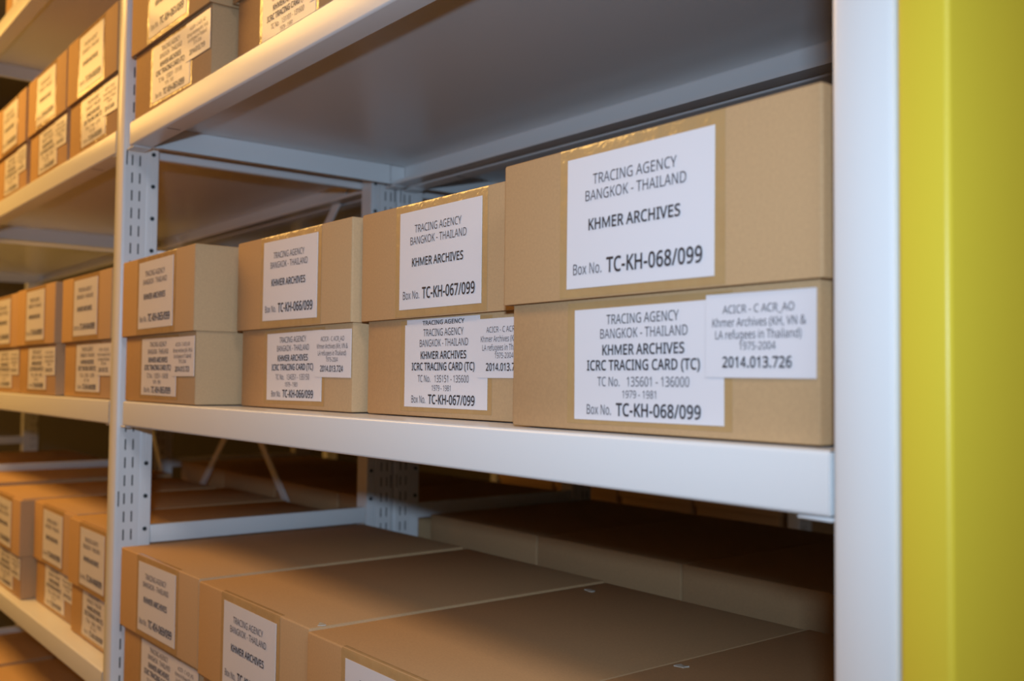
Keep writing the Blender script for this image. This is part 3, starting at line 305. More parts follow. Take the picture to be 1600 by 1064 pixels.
 'D': (585, '536,292,528,203,501,131,457,74,399,33,325,8,237,0,78,0,78,573,254,573,335,565,404,540,460,501,502,446,528,377,460,289,454,359,435,415,404,457,361,487,308,505,244,511,150,511,150,62,228,62,329,76,402,119,446,190', '7,22,8;22,9,8;22,10,9;22,11,10;22,21,11;21,12,11;7,23,22;20,12,21;19,12,20;19,13,12;18,13,19;17,13,18;17,14,13;16,14,17;16,0,14;15,0,16;15,1,0;27,1,15;27,2,1;26,2,27;26,3,2;25,3,26;24,3,25;24,4,3;7,24,23;7,4,24;7,5,4;7,6,5', '518,455,546,381,555,292,545,199,517,122,470,61,407,17,329,-10,238,-18,60,-18,60,591,255,591,339,582,412,557,473,514,389,132,428,197,442,290,436,355,419,406,391,444,353,471,304,487,243,493,168,493,168,80,226,80,323,93', '9,24,10;24,11,10;24,12,11;24,13,12;24,14,13;24,23,14;23,22,14;22,0,14;9,25,24;21,0,22;20,0,21;20,1,0;19,1,20;18,1,19;18,2,1;17,2,18;17,3,2;16,3,17;16,4,3;15,4,16;27,4,15;27,5,4;26,5,27;9,26,25;9,5,26;9,6,5;9,7,6;9,8,7'),
 'E': (446, '398,0,78,0,78,573,398,573,398,509,150,509,150,330,383,330,383,268,150,268,150,63,398,63', '1,5,2;5,3,2;5,4,3;1,6,5;1,9,6;9,7,6;9,8,7;1,10,9;1,11,10;1,0,11', '416,81,416,-18,60,-18,60,591,416,591,416,491,168,491,168,348,401,348,401,250,168,250,168,81', '2,6,3;6,4,3;6,5,4;2,7,6;2,10,7;10,8,7;10,9,8;2,11,10;2,0,11;2,1,0'),
 'G': (584, '326,302,524,302,524,22,478,8,431,-1,380,-6,323,-8,241,1,173,28,120,71,81,130,57,202,49,286,58,370,84,442,127,500,186,544,259,571,346,581,392,578,437,572,478,561,516,547,489,484,457,497,421,508,382,515,342,517,278,510,225,489,181,455,150,409,131,353,124,286,130,222,146,166,175,119,216,84,270,62,340,55,375,56,404,59,429,63,452,68,452,238,326,238', '17,19,18;17,20,19;17,21,20;16,21,17;16,22,21;16,26,22;26,25,22;25,24,22;24,23,22;15,27,16;27,26,16;15,28,27;15,29,28;14,29,15;14,30,29;14,31,30;13,31,14;13,32,31;12,32,13;12,33,32;45,1,0;45,44,1;44,2,1;11,33,12;11,34,33;43,2,44;11,35,34;10,35,11;10,36,35;9,36,10;9,37,36;9,38,37;8,38,9;42,2,43;41,2,42;8,39,38;40,2,41;39,2,40;8,2,39;7,2,8;7,3,2;7,4,3;6,4,7;6,5,4', '308,220,308,320,542,320,542,8,482,-9,433,-19,381,-24,322,-26,237,-17,164,12,106,59,64,122,39,198,31,286,40,374,68,450,114,513,177,560,255,589,345,599,394,596,440,589,483,578,541,557,499,461,451,480,416,490,380,497,342,499,283,493,234,473,195,443,166,401,148,349,142,286,148,225,163,173,189,131,225,99,275,79,341,73,374,74,402,76,426,81,434,83,434,220', '18,20,19;18,21,20;18,22,21;17,22,18;17,23,22;16,23,17;16,27,23;27,26,23;26,25,23;25,24,23;15,29,16;29,28,16;28,27,16;15,30,29;15,31,30;14,31,15;14,32,31;14,33,32;13,33,14;13,34,33;0,2,1;0,45,2;45,3,2;12,34,13;12,35,34;12,36,35;44,3,45;11,36,12;11,37,36;11,38,37;10,38,11;10,39,38;43,3,44;42,3,43;10,40,39;41,3,42;40,3,41;10,3,40;9,3,10;8,3,9;8,4,3;8,5,4;7,5,8;7,6,5'),
 'H': (594, '516,0,443,0,443,267,150,267,150,0,78,0,78,573,150,573,150,330,443,330,443,573,516,573', '5,7,6;5,8,7;9,11,10;9,0,11;5,3,8;3,9,8;3,2,9;2,0,9;5,4,3;1,0,2', '534,591,534,-18,425,-18,425,249,168,249,168,-18,60,-18,60,591,168,591,168,348,425,348,425,591', '6,8,7;6,9,8;10,0,11;10,1,0;6,4,9;4,10,9;4,3,10;3,1,10;6,5,4;2,1,3'),
 'I': (272, '239,0,32,0,32,42,99,57,99,515,32,531,32,573,239,573,239,531,172,515,172,57,239,42', '5,7,6;5,8,7;4,8,5;4,9,8;3,9,4;3,10,9;2,10,3;2,11,10;1,11,2;1,0,11', '257,56,257,-18,14,-18,14,56,81,71,81,501,14,517,14,591,257,591,257,517,190,501,190,71', '6,8,7;6,9,8;5,9,6;5,10,9;4,10,5;4,11,10;3,11,4;3,0,11;2,0,3;2,1,0'),
 'K': (496, '496,0,411,0,209,273,150,222,150,0,78,0,78,573,150,573,150,290,174,318,199,345,224,372,249,399,403,573,488,573,261,323', '5,7,6;5,8,7;12,14,13;12,15,14;11,15,12;10,15,11;9,15,10;9,0,15;8,2,9;2,0,9;5,3,8;3,2,8;1,0,2;5,4,3', '284,322,532,-18,402,-18,206,247,168,214,168,-18,60,-18,60,591,168,591,168,338,161,330,186,357,210,384,235,411,395,591,528,591', '6,8,7;6,10,8;10,9,8;13,15,14;13,0,15;12,0,13;11,0,12;10,0,11;6,4,10;4,0,10;4,3,0;3,1,0;2,1,3;6,5,4'),
 'L': (420, '78,0,78,573,150,573,150,64,400,64,400,0', '0,2,1;0,3,2;0,4,3;0,5,4'),
 'M': (727, '330,0,142,502,139,502,140,484,142,461,143,435,144,407,144,377,144,347,144,0,78,0,78,573,184,573,361,103,364,103,544,573,650,573,650,0,578,0,578,352,578,380,579,408,580,435,581,460,583,482,584,501,581,501,390,0', '10,2,11;2,12,11;2,1,12;1,13,12;14,26,15;26,16,15;26,25,16;25,17,16;10,3,2;0,13,1;14,27,26;24,17,25;10,4,3;23,17,24;10,5,4;22,17,23;10,6,5;21,17,22;20,17,21;10,7,6;19,17,20;10,8,7;18,17,19;10,9,8;0,14,13;0,27,14', '48,0,140,0,140,573,48,573,583,0,675,0,675,573,583,573,48,573,163,573,413,70,309,70,560,573,675,573,413,70,309,70,309,70,413,70,395,0,327,0', '0,1,2,3;4,5,6,7;8,9,10,11;12,13,14,15;16,17,18,19'),
 'N': (609, '532,0,447,0,141,476,138,476,139,455,141,432,142,406,143,378,144,349,144,320,144,0,78,0,78,573,161,573,467,99,470,99,469,115,468,137,467,164,466,193,465,223,464,249,464,573,532,573', '11,3,12;3,13,12;3,2,13;2,14,13;21,23,22;21,0,23;11,4,3;1,14,2;11,5,4;11,6,5;11,7,6;11,8,7;11,9,8;11,10,9;20,0,21;19,0,20;18,0,19;17,0,18;16,0,17;15,0,16;1,15,14;1,0,15', '550,591,550,-18,438,-18,131,458,157,458,157,457,159,433,160,407,161,379,162,350,162,320,162,-18,60,-18,60,591,171,591,477,117,451,117,451,114,450,136,449,163,448,193,447,222,446,249,446,591', '12,3,13;3,14,13;3,4,14;4,15,14;22,0,23;22,1,0;12,7,3;7,2,3;5,15,4;6,15,5;7,15,6;12,8,7;2,18,7;18,15,7;12,9,8;12,10,9;12,11,10;21,1,22;20,1,21;19,1,20;18,1,19;2,16,18;16,17,18;1,15,18;2,15,16;2,1,15'),
 'O': (626, '577,287,573,224,561,166,540,116,510,73,473,38,428,13,375,-3,314,-8,251,-3,196,13,151,39,114,73,85,116,65,167,53,224,49,288,56,370,78,442,114,500,166,545,232,572,314,581,393,572,459,545,510,501,547,442,570,370,125,287,130,220,145,163,171,117,207,83,255,62,314,55,373,62,420,83,456,117,481,163,496,220,501,287,490,384,456,457,398,503,314,518,255,511,207,490,171,457,145,411,130,354', '21,23,22;21,24,23;20,24,21;20,25,24;19,44,20;44,25,20;19,45,44;43,25,44;19,46,45;42,25,43;42,26,25;18,46,19;18,47,46;18,48,47;41,26,42;41,27,26;17,48,18;17,49,48;40,27,41;16,49,17;40,0,27;16,28,49;15,28,16;15,29,28;39,0,40;39,1,0;14,29,15;39,2,1;14,30,29;38,2,39;13,30,14;38,3,2;13,31,30;37,3,38;36,3,37;13,32,31;12,32,13;36,4,3;12,33,32;35,4,36;11,33,12;35,5,4;11,34,33;34,5,35;11,5,34;10,5,11;10,6,5;9,6,10;9,7,6;8,7,9'),
 'R': (499, '236,573,301,568,353,555,393,532,422,500,439,460,444,410,440,368,427,334,408,306,385,285,358,269,330,257,487,0,403,0,264,237,150,237,150,0,78,0,78,573,232,510,150,510,150,298,236,298,296,304,338,325,362,359,370,407,366,440,355,467,336,486,310,500,275,507', '18,21,19;21,0,19;21,1,0;21,2,1;21,3,2;21,20,3;20,4,3;18,22,21;32,4,20;31,4,32;31,5,4;30,5,31;29,5,30;28,5,29;28,6,5;27,6,28;27,7,6;26,7,27;26,8,7;25,8,26;25,9,8;24,9,25;24,10,9;23,10,24;18,16,22;16,23,22;16,10,23;16,11,10;16,12,11;16,15,12;15,13,12;18,17,16;14,13,15', '60,591,236,591,304,586,360,571,405,546,437,510,456,464,462,410,458,364,444,325,422,294,395,271,366,253,356,248,519,-18,392,-18,254,219,168,219,168,-18,60,-18,303,483,272,490,231,492,168,492,168,316,235,316,291,322,326,339,345,366,352,407,348,436,340,457,325,471', '19,23,0;23,1,0;23,2,1;23,3,2;23,4,3;23,5,4;23,22,5;22,21,5;21,6,5;19,24,23;20,6,21;32,6,20;31,6,32;31,7,6;30,7,31;29,7,30;29,8,7;28,8,29;27,8,28;27,9,8;26,9,27;26,10,9;25,10,26;19,17,24;17,25,24;17,10,25;17,11,10;17,12,11;17,13,12;17,16,13;16,14,13;19,18,17;15,14,16'),
 'S': (440, '403,153,396,106,378,66,348,35,307,11,257,-3,198,-8,167,-7,137,-5,109,-1,83,4,61,11,41,19,41,88,73,76,113,65,156,57,201,55,240,57,273,66,298,79,316,98,327,120,330,147,327,173,318,194,302,213,277,230,242,247,196,265,161,279,131,294,106,311,85,330,69,351,57,375,50,403,48,435,54,477,71,513,99,542,136,563,180,576,231,581,276,578,318,572,355,562,389,549,366,487,336,499,302,508,266,515,229,517,196,515,169,507,148,494,133,478,124,457,121,434,124,407,133,386,149,367,172,351,204,335,246,318,293,299,332,279,362,255,385,228,398,194', '42,44,43;42,45,44;41,45,42;41,46,45;40,46,41;40,47,46;40,51,47;51,50,47;50,49,47;49,48,47;39,52,40;52,51,40;39,53,52;39,54,53;38,54,39;38,55,54;38,56,55;38,57,56;37,57,38;37,58,57;36,58,37;36,59,58;36,60,59;35,60,36;35,61,60;34,61,35;34,62,61;34,63,62;33,63,34;33,64,63;32,64,33;32,65,64;31,65,32;31,66,65;30,66,31;29,66,30;29,67,66;28,67,29;28,68,67;27,68,28;26,68,27;26,69,68;25,69,26;25,0,69;24,0,25;23,0,24;23,1,0;22,1,23;21,1,22;21,2,1;20,2,21;12,14,13;19,2,20;12,15,14;19,3,2;18,3,19;12,16,15;17,3,18;12,17,16;12,3,17;12,4,3;11,4,12;11,5,4;10,5,11;9,5,10;8,5,9;8,6,5;7,6,8', '400,237,416,199,421,153,414,101,393,56,359,20,314,-5,260,-21,199,-26,166,-25,135,-23,106,-19,79,-13,55,-6,23,7,23,114,79,93,117,83,158,75,201,73,237,75,266,83,287,94,301,108,309,126,312,147,310,168,303,184,290,199,268,214,235,230,189,248,154,262,122,278,95,296,72,317,53,342,40,369,33,400,30,435,36,482,56,523,88,556,129,580,177,594,231,599,278,596,321,589,361,579,412,559,377,463,330,482,298,491,264,497,230,499,200,497,176,490,160,480,148,468,142,452,139,434,142,412,149,395,161,381,182,367,212,352,253,335,300,316,341,294,375,268', '44,46,45;44,47,46;43,47,44;43,48,47;42,48,43;42,49,48;42,51,49;51,50,49;41,53,42;53,52,42;52,51,42;40,55,41;55,54,41;54,53,41;40,56,55;40,57,56;39,57,40;39,58,57;39,59,58;39,60,59;38,60,39;38,61,60;38,62,61;37,62,38;37,63,62;37,64,63;36,64,37;36,65,64;36,66,65;35,66,36;35,67,66;34,67,35;34,68,67;33,68,34;33,69,68;32,69,33;32,0,69;31,0,32;30,0,31;30,1,0;29,1,30;28,1,29;27,1,28;27,2,1;26,2,27;25,2,26;25,3,2;24,3,25;23,3,24;14,16,15;22,3,23;22,4,3;21,4,22;14,17,16;20,4,21;14,18,17;19,4,20;14,19,18;14,4,19;14,5,4;14,6,5;13,6,14;13,7,6;12,7,13;11,7,12;10,7,11;10,8,7;9,8,10'),
 'T': (446, '259,0,187,0,187,509,8,509,8,573,437,573,437,509,259,509', '3,5,4;3,6,5;2,6,3;1,7,2;7,6,2;1,0,7', '277,491,277,-18,169,-18,169,491,-10,491,-10,591,455,591,455,491', '4,6,5;4,7,6;3,7,4;2,0,3;0,7,3;2,1,0'),
 'V': (481, '481,573,277,0,204,0,0,573,75,573,204,205,213,182,220,160,226,139,231,119,236,100,241,80,245,100,250,119,255,140,262,161,269,183,277,207,405,573', '2,4,3;2,5,4;17,0,18;17,1,0;16,1,17;2,6,5;15,1,16;2,7,6;14,1,15;2,8,7;13,1,14;2,9,8;12,1,13;2,10,9;11,1,12;2,11,10;2,1,11', '392,591,507,591,289,-18,192,-18,-26,591,88,591,221,211,230,188,237,166,243,144,249,124,254,104,241,163,227,104,232,124,238,145,245,167,252,189,260,213', '3,5,4;3,6,5;18,1,0;18,2,1;17,2,18;3,7,6;16,2,17;3,8,7;15,9,16;9,2,16;3,15,8;15,9,8;13,14,12;14,15,12;15,9,12;9,10,12;10,11,12;3,9,15;3,2,9'),
 'Y': (454, '227,291,376,573,454,573,263,222,263,0,191,0,191,219,0,573,79,573', '6,8,7;6,0,8;0,2,1;0,3,2;6,3,0;6,4,3;5,4,6', '89,591,227,330,365,591,484,591,281,218,281,-18,173,-18,173,214,-30,591', '7,0,8;7,1,0;1,3,2;1,4,3;7,4,1;7,5,4;6,5,7'),
 '_': (356, '358,-123,-2,-123,-2,-72,358,-72', '1,3,2;1,0,3'),
 'a': (450, '231,437,299,428,347,403,376,358,385,293,385,0,334,0,320,61,317,61,298,40,279,22,258,9,234,-1,206,-6,172,-8,136,-5,103,6,75,23,55,48,41,80,37,119,50,176,87,219,152,245,243,257,316,259,316,285,310,330,293,359,265,375,227,380,194,378,163,370,133,359,106,347,84,400,115,414,151,426,190,434,252,208,184,200,141,182,118,155,110,119,115,87,132,66,157,53,188,49,238,56,279,79,306,117,315,172,315,210', '38,1,0;37,1,38;37,2,1;36,2,37;35,2,36;35,29,2;29,3,2;34,33,35;33,32,35;32,31,35;31,30,35;30,29,35;28,3,29;27,3,28;27,4,3;26,4,27;26,5,4;25,5,26;24,52,25;52,5,25;23,52,24;22,52,23;21,40,22;40,39,22;39,52,22;51,5,52;21,41,40;21,42,41;20,42,21;50,5,51;20,43,42;19,43,20;19,44,43;49,7,50;7,5,50;19,45,44;18,45,19;48,8,49;8,7,49;18,46,45;48,9,8;6,5,7;47,9,48;18,47,46;18,9,47;17,9,18;17,10,9;16,10,17;16,11,10;16,12,11;15,12,16;15,13,12;14,13,15'),
 'c': (385, '241,-8,187,-2,139,15,99,45,69,87,50,143,44,213,51,284,71,342,102,385,142,415,191,432,245,438,278,436,309,431,336,424,358,415,337,356,316,363,292,370,267,374,244,376,204,371,172,358,148,335,131,303,120,263,117,213,120,166,131,126,148,94,172,71,202,58,240,53,273,55,302,60,328,68,351,78,351,15,328,5,304,-2,275,-7', '11,13,12;11,14,13;10,14,11;10,15,14;10,16,15;9,16,10;9,21,16;21,20,16;20,19,16;19,18,16;18,17,16;8,22,9;22,21,9;8,23,22;8,24,23;7,24,8;7,25,24;7,26,25;6,26,7;6,27,26;6,28,27;5,28,6;5,29,28;4,29,5;4,30,29;4,31,30;3,31,4;36,38,37;3,32,31;35,38,36;34,38,35;3,33,32;33,38,34;3,38,33;2,38,3;1,38,2;1,39,38;1,40,39;1,41,40;0,41,1'),
 'd': (493, '221,-8,148,6,92,48,56,117,44,214,56,311,93,381,149,424,221,438,253,436,280,429,303,420,323,407,340,391,354,374,359,374,358,387,356,405,355,424,354,438,354,609,425,609,425,0,368,0,358,58,354,58,340,40,323,24,303,11,279,1,252,-6,232,51,290,60,328,88,348,135,355,200,355,213,349,284,329,336,291,369,231,379,181,368,146,334,124,281,117,213,124,144,146,93,181,61', '19,21,20;19,22,21;7,9,8;18,22,19;7,10,9;7,11,10;6,11,7;17,22,18;6,12,11;6,13,12;16,22,17;6,40,13;40,14,13;15,22,16;5,41,6;41,40,6;39,14,40;39,15,14;39,38,15;38,37,15;37,22,15;5,42,41;5,43,42;4,43,5;36,22,37;4,44,43;3,44,4;35,22,36;3,45,44;34,22,35;3,46,45;33,22,34;2,46,3;2,47,46;32,24,33;24,22,33;2,31,47;31,25,32;25,24,32;31,26,25;23,22,24;2,26,31;1,26,2;1,27,26;1,28,27;1,29,28;0,29,1;0,30,29'),
 'e': (452, '234,438,286,432,329,414,364,385,390,346,406,299,411,244,411,201,117,201,127,137,154,90,197,62,254,52,293,54,327,60,359,69,392,82,392,20,359,8,327,-1,292,-6,251,-8,194,-2,143,17,101,48,70,91,51,146,44,212,50,277,68,333,96,378,134,411,181,431,233,380,188,372,154,348,130,309,119,257,338,257,335,292,326,322,312,346,292,364,266,376', '32,1,0;32,2,1;31,2,32;31,3,2;30,3,31;30,33,3;33,43,3;43,4,3;30,34,33;29,34,30;42,4,43;29,35,34;41,4,42;29,36,35;41,5,4;40,5,41;28,36,29;39,5,40;28,37,36;39,6,5;38,6,39;27,37,28;27,38,37;27,6,38;27,7,6;26,8,27;8,7,27;26,9,8;25,9,26;25,10,9;24,10,25;24,11,10;15,17,16;14,17,15;24,12,11;13,17,14;12,17,13;24,17,12;23,17,24;23,18,17;22,18,23;22,19,18;22,20,19;21,20,22'),
 'f': (276, '266,375,158,375,158,0,87,0,87,375,12,375,12,408,87,432,87,457,92,507,104,547,124,577,152,597,186,609,227,613,252,612,274,609,294,604,310,599,292,544,278,548,262,552,245,555,228,556,197,550,175,532,162,502,158,458,158,430,266,430', '13,15,14;13,16,15;12,16,13;12,17,16;12,18,17;12,19,18;11,21,12;21,20,12;20,19,12;10,23,11;23,22,11;22,21,11;10,24,23;10,25,24;9,25,10;9,26,25;8,26,9;8,27,26;8,28,27;7,28,8;6,28,7;6,29,28;6,0,29;5,0,6;4,0,5;3,1,4;1,0,4;3,2,1'),
 'g': (493, '221,438,261,434,297,422,329,402,355,373,359,373,369,430,425,430,425,-7,420,-63,404,-109,378,-146,341,-172,293,-187,233,-192,188,-191,147,-186,110,-177,78,-165,78,-100,111,-114,149,-125,191,-132,237,-134,286,-126,324,-101,347,-63,355,-13,355,4,355,16,356,32,357,47,358,57,354,57,329,28,299,8,263,-4,221,-8,147,7,91,51,56,121,44,214,56,306,91,377,147,423,230,379,197,374,169,359,147,336,130,303,120,262,117,213,124,143,146,92,182,60,232,50,262,52,288,58,309,69,326,85,340,105,349,131,354,161,356,197,356,214,353,267,343,309,326,340,302,362,270,374', '44,1,0;44,2,1;5,7,6;5,8,7;43,2,44;43,3,2;43,45,3;45,4,3;43,46,45;69,4,45;42,46,43;68,4,69;42,47,46;68,5,4;68,67,5;67,66,5;66,8,5;42,48,47;42,49,48;65,8,66;41,49,42;41,50,49;64,8,65;41,51,50;40,51,41;63,8,64;40,52,51;62,8,63;61,8,62;40,53,52;60,8,61;39,53,40;59,32,60;32,8,60;39,54,53;58,32,59;57,32,58;39,55,54;56,33,57;33,32,57;56,34,33;31,8,32;55,34,56;38,55,39;38,34,55;30,8,31;29,8,30;38,35,34;28,8,29;38,36,35;37,36,38;27,8,28;27,9,8;26,9,27;25,9,26;25,10,9;18,20,19;24,10,25;24,11,10;18,21,20;18,22,21;23,11,24;18,23,22;18,11,23;18,12,11;17,12,18;17,13,12;16,13,17;15,13,16;15,14,13'),
 'h': (496, '139,431,138,415,138,399,136,384,135,370,140,370,155,391,174,407,196,420,221,429,247,435,273,437,321,433,360,421,391,400,413,370,426,330,431,280,431,0,361,0,361,275,355,321,338,353,308,372,265,379,222,374,189,360,166,338,150,308,142,269,139,222,139,0,68,0,68,609,139,609', '32,34,33;32,0,34;10,12,11;9,12,10;9,13,12;32,1,0;8,13,9;8,14,13;7,14,8;32,2,1;6,14,7;6,15,14;32,3,2;5,24,6;24,15,6;32,4,3;5,25,24;23,15,24;5,26,25;22,15,23;32,5,4;32,28,5;28,27,5;27,26,5;22,16,15;21,16,22;21,17,16;20,17,21;32,29,28;20,18,17;19,18,20;32,30,29;32,31,30'),
 'i': (207, '104,591,119,588,133,580,142,566,145,546,142,526,133,512,119,504,104,501,88,504,75,512,66,526,63,546,66,566,75,580,88,588,139,430,139,0,68,0,68,430', '18,16,19;18,17,16;15,1,0;14,1,15;14,2,1;13,2,14;13,3,2;12,3,13;12,4,3;11,4,12;11,5,4;10,5,11;10,6,5;9,6,10;9,7,6;8,7,9'),
 'l': (207, '139,0,68,0,68,609,139,609', '1,3,2;1,0,3'),
 'm': (750, '540,438,603,429,649,401,676,352,685,280,685,0,615,0,615,277,610,321,594,353,567,372,528,379,474,369,438,342,418,298,411,237,411,0,342,0,342,277,339,308,332,333,320,353,303,367,281,376,253,379,215,374,185,360,164,338,150,308,141,269,139,223,139,0,68,0,68,430,125,430,136,371,140,371,155,392,173,409,194,422,217,431,241,436,266,438,312,433,349,420,378,398,398,366,402,366,427,398,461,420,499,433', '41,43,42;50,1,0;40,43,41;40,44,43;49,1,50;39,44,40;32,34,33;32,35,34;49,2,1;38,44,39;38,45,44;48,2,49;37,45,38;48,10,2;10,3,2;37,46,45;47,11,48;11,10,48;36,24,37;24,46,37;36,25,24;23,46,24;47,12,11;22,46,23;36,26,25;9,3,10;32,36,35;32,28,36;28,27,36;27,26,36;47,13,12;21,46,22;21,47,46;21,13,47;20,13,21;8,3,9;8,4,3;20,14,13;19,14,20;7,4,8;32,29,28;18,14,19;18,15,14;7,5,4;17,15,18;6,5,7;32,30,29;17,16,15;32,31,30'),
 'n': (496, '275,438,343,429,391,401,421,352,431,280,431,0,361,0,361,275,355,321,338,353,308,372,265,379,204,368,166,338,146,289,139,223,139,0,68,0,68,430,125,430,136,371,140,371,156,392,175,409,198,422,222,431,248,436', '26,1,0;25,1,26;24,1,25;17,19,18;17,20,19;24,2,1;23,2,24;22,2,23;22,11,2;11,10,2;10,3,2;21,11,22;21,12,11;9,3,10;17,21,20;17,14,21;14,13,21;13,12,21;8,3,9;8,4,3;7,4,8;17,15,14;7,5,4;6,5,7;17,16,15'),
 'o': (485, '442,216,438,165,428,121,411,82,388,51,359,25,324,7,285,-4,241,-8,200,-4,163,7,129,25,100,51,77,82,59,121,48,165,44,216,50,282,68,336,97,380,137,412,186,431,244,438,299,431,347,412,387,380,417,336,436,282,117,216,120,169,130,128,147,95,172,71,203,56,243,51,282,56,314,71,339,95,356,128,366,169,369,216,365,263,355,303,338,335,314,359,282,374,242,379,185,368,147,335,124,284', '21,23,22;20,23,21;20,24,23;19,24,20;19,25,24;18,47,19;47,46,19;46,25,19;46,45,25;45,26,25;44,26,45;18,48,47;43,26,44;17,48,18;43,27,26;17,49,48;42,27,43;41,27,42;17,28,49;16,28,17;41,0,27;40,0,41;15,28,16;15,29,28;39,0,40;39,1,0;15,30,29;38,1,39;14,30,15;38,2,1;14,31,30;37,2,38;13,31,14;37,3,2;13,32,31;36,3,37;12,32,13;36,4,3;12,33,32;35,4,36;12,34,33;34,4,35;11,34,12;11,4,34;11,5,4;10,5,11;10,6,5;9,6,10;9,7,6;8,7,9'),
 'r': (331, '269,438,281,438,295,437,308,435,319,433,310,368,299,370,287,372,275,373,264,374,240,371,217,363,195,351,176,334,161,313,149,289,141,261,139,229,139,0,68,0,68,430,126,430,134,351,137,351,152,374,170,395,191,413,214,426,240,435', '28,1,0;28,2,1;28,3,2;28,4,3;27,4,28;27,5,4;19,21,20;19,22,21;26,5,27;25,6,26;6,5,26;24,9,25;9,8,25;8,7,25;7,6,25;23,10,24;10,9,24;23,11,10;23,12,11;19,23,22;19,15,23;15,14,23;14,13,23;13,12,23;19,16,15;19,17,16;19,18,17'),
 's': (384, '348,119,343,80,327,49,302,24,268,6,226,-4,176,-8,135,-6,99,-1,68,8,42,19,42,83,70,71,104,60,141,52,178,49,224,53,256,66,274,86,280,112,278,128,271,141,259,154,239,167,212,180,174,196,135,212,103,228,76,245,57,266,45,292,41,324,52,372,85,408,137,430,202,438,240,436,275,430,308,421,339,409,315,353,287,363,258,372,228,378,197,380,159,377,131,366,114,350,108,328,111,312,119,298,133,286,154,274,182,261,219,246,257,231,289,215,314,197,333,176,344,150', '34,36,35;34,37,36;33,37,34;33,38,37;33,39,38;33,42,39;42,41,39;41,40,39;32,44,33;44,43,33;43,42,33;32,45,44;32,46,45;31,46,32;31,47,46;31,48,47;31,49,48;30,49,31;30,50,49;30,51,50;29,51,30;29,52,51;29,53,52;28,53,29;28,54,53;28,55,54;27,55,28;27,56,55;26,56,27;26,57,56;25,57,26;25,58,57;24,58,25;23,58,24;23,59,58;22,59,23;21,59,22;21,0,59;20,0,21;19,0,20;19,1,0;18,1,19;17,1,18;10,12,11;17,2,1;10,13,12;16,2,17;10,14,13;15,2,16;10,15,14;10,2,15;10,3,2;10,4,3;9,4,10;8,4,9;8,5,4;7,5,8;7,6,5'),
 'u': (496, '427,430,427,0,370,0,359,57,356,57,340,36,321,20,298,8,273,-1,247,-6,220,-8,173,-4,134,8,103,29,81,59,68,99,63,148,63,430,135,430,135,153,141,108,158,76,188,57,230,51,273,55,306,69,330,91,345,121,354,160,357,206,357,430', '16,18,17;16,19,18;29,0,30;29,1,0;28,1,29;27,1,28;16,20,19;15,20,16;26,1,27;15,21,20;14,21,15;25,3,26;3,1,26;14,22,21;24,4,25;4,3,25;13,22,14;13,23,22;24,5,4;2,1,3;23,5,24;13,5,23;13,6,5;12,6,13;12,7,6;11,7,12;11,8,7;11,9,8;10,9,11'),
 'v': (407, '163,0,0,430,75,430,167,176,173,158,180,137,187,116,193,96,198,78,201,63,204,63,208,78,214,96,220,117,227,138,234,158,241,176,332,430,407,430,244,0', '0,2,1;0,3,2;16,18,17;16,19,18;0,4,3;15,19,16;14,19,15;0,5,4;13,19,14;0,6,5;12,19,13;0,7,6;11,19,12;0,8,7;10,19,11;0,9,8;0,10,9;0,19,10'),
 'x': (424, '170,220,22,430,102,430,213,268,322,430,402,430,253,220,410,0,330,0,213,172,94,0,14,0', '0,2,1;0,3,2;3,5,4;3,6,5;0,6,3;11,6,0;11,9,6;9,7,6;11,10,9;8,7,9'),
}
SPACE = 209
_tx = {}
def text_mesh(s, bold):
    """flat letters of one line: vertices, faces, left and right end"""
    if (s, bold) in _tx: return _tx[s, bold]
    vs, fs, x = [], [], 0
    for ch in s:
        if ch == ' ': x += SPACE; continue
        gl = GLYPHS[ch]; co = gl[3] if bold else gl[1]; fc = gl[2] if (not bold or gl[4] == '=') else gl[4]
        c = [int(q) for q in co.split(',')]; n = len(vs)
        vs += [((x+c[i])/1000, c[i+1]/1000) for i in range(0, len(c), 2)]
        fs += [tuple(n+int(q) for q in t.split(',')) for t in fc.split(';')]
        x += gl[0]+(18 if bold else 0)
    _tx[s, bold] = (vs, fs, min(v[0] for v in vs), max(v[0] for v in vs)); return _tx[s, bold]
CAPH = .573
def put_text(bm, s, bold, xa, xb, zc, cap, y=-.0013, mi=1):
    """text spanning xa..xb, vertically centred on zc, capital height cap"""
    vs, fs, x0, x1 = text_mesh(s, bold); k = (xb-xa)/(x1-x0); kz = cap/CAPH
    nv = [bm.verts.new((xa+(v[0]-x0)*k, y, zc-cap/2+v[1]*kz)) for v in vs]
    for f_ in fs:
        try: fc = bm.faces.new([nv[i] for i in f_]); fc.material_index = mi
        except ValueError: pass
def paper(bm, w, h, y=-.0008):
    box(bm, (-w/2, y, -h/2), (w/2, y+.0004, h/2))
LW, LHH = .294*U, .201*U
def lid_label(no):
    bm = bmesh.new(); w, h = LW, LHH; paper(bm, w, h)
    X = lambda f: -w/2+f*w
    Z = lambda f: h/2-f*h
    put_text(bm, 'TRACING AGENCY', False, X(.20), X(.775), Z(.185), h*.078, mi=2)
    put_text(bm, 'BANGKOK - THAILAND', False, X(.145), X(.835), Z(.305), h*.078, mi=2)
    put_text(bm, 'KHMER ARCHIVES', True, X(.17), X(.80), Z(.525), h*.082)
    put_text(bm, 'Box No.', False, X(.055), X(.27), Z(.855), h*.082, mi=2)
    put_text(bm, 'TC-KH-%s/099' % no, True, X(.305), X(.935), Z(.845), h*.108)
    return bm
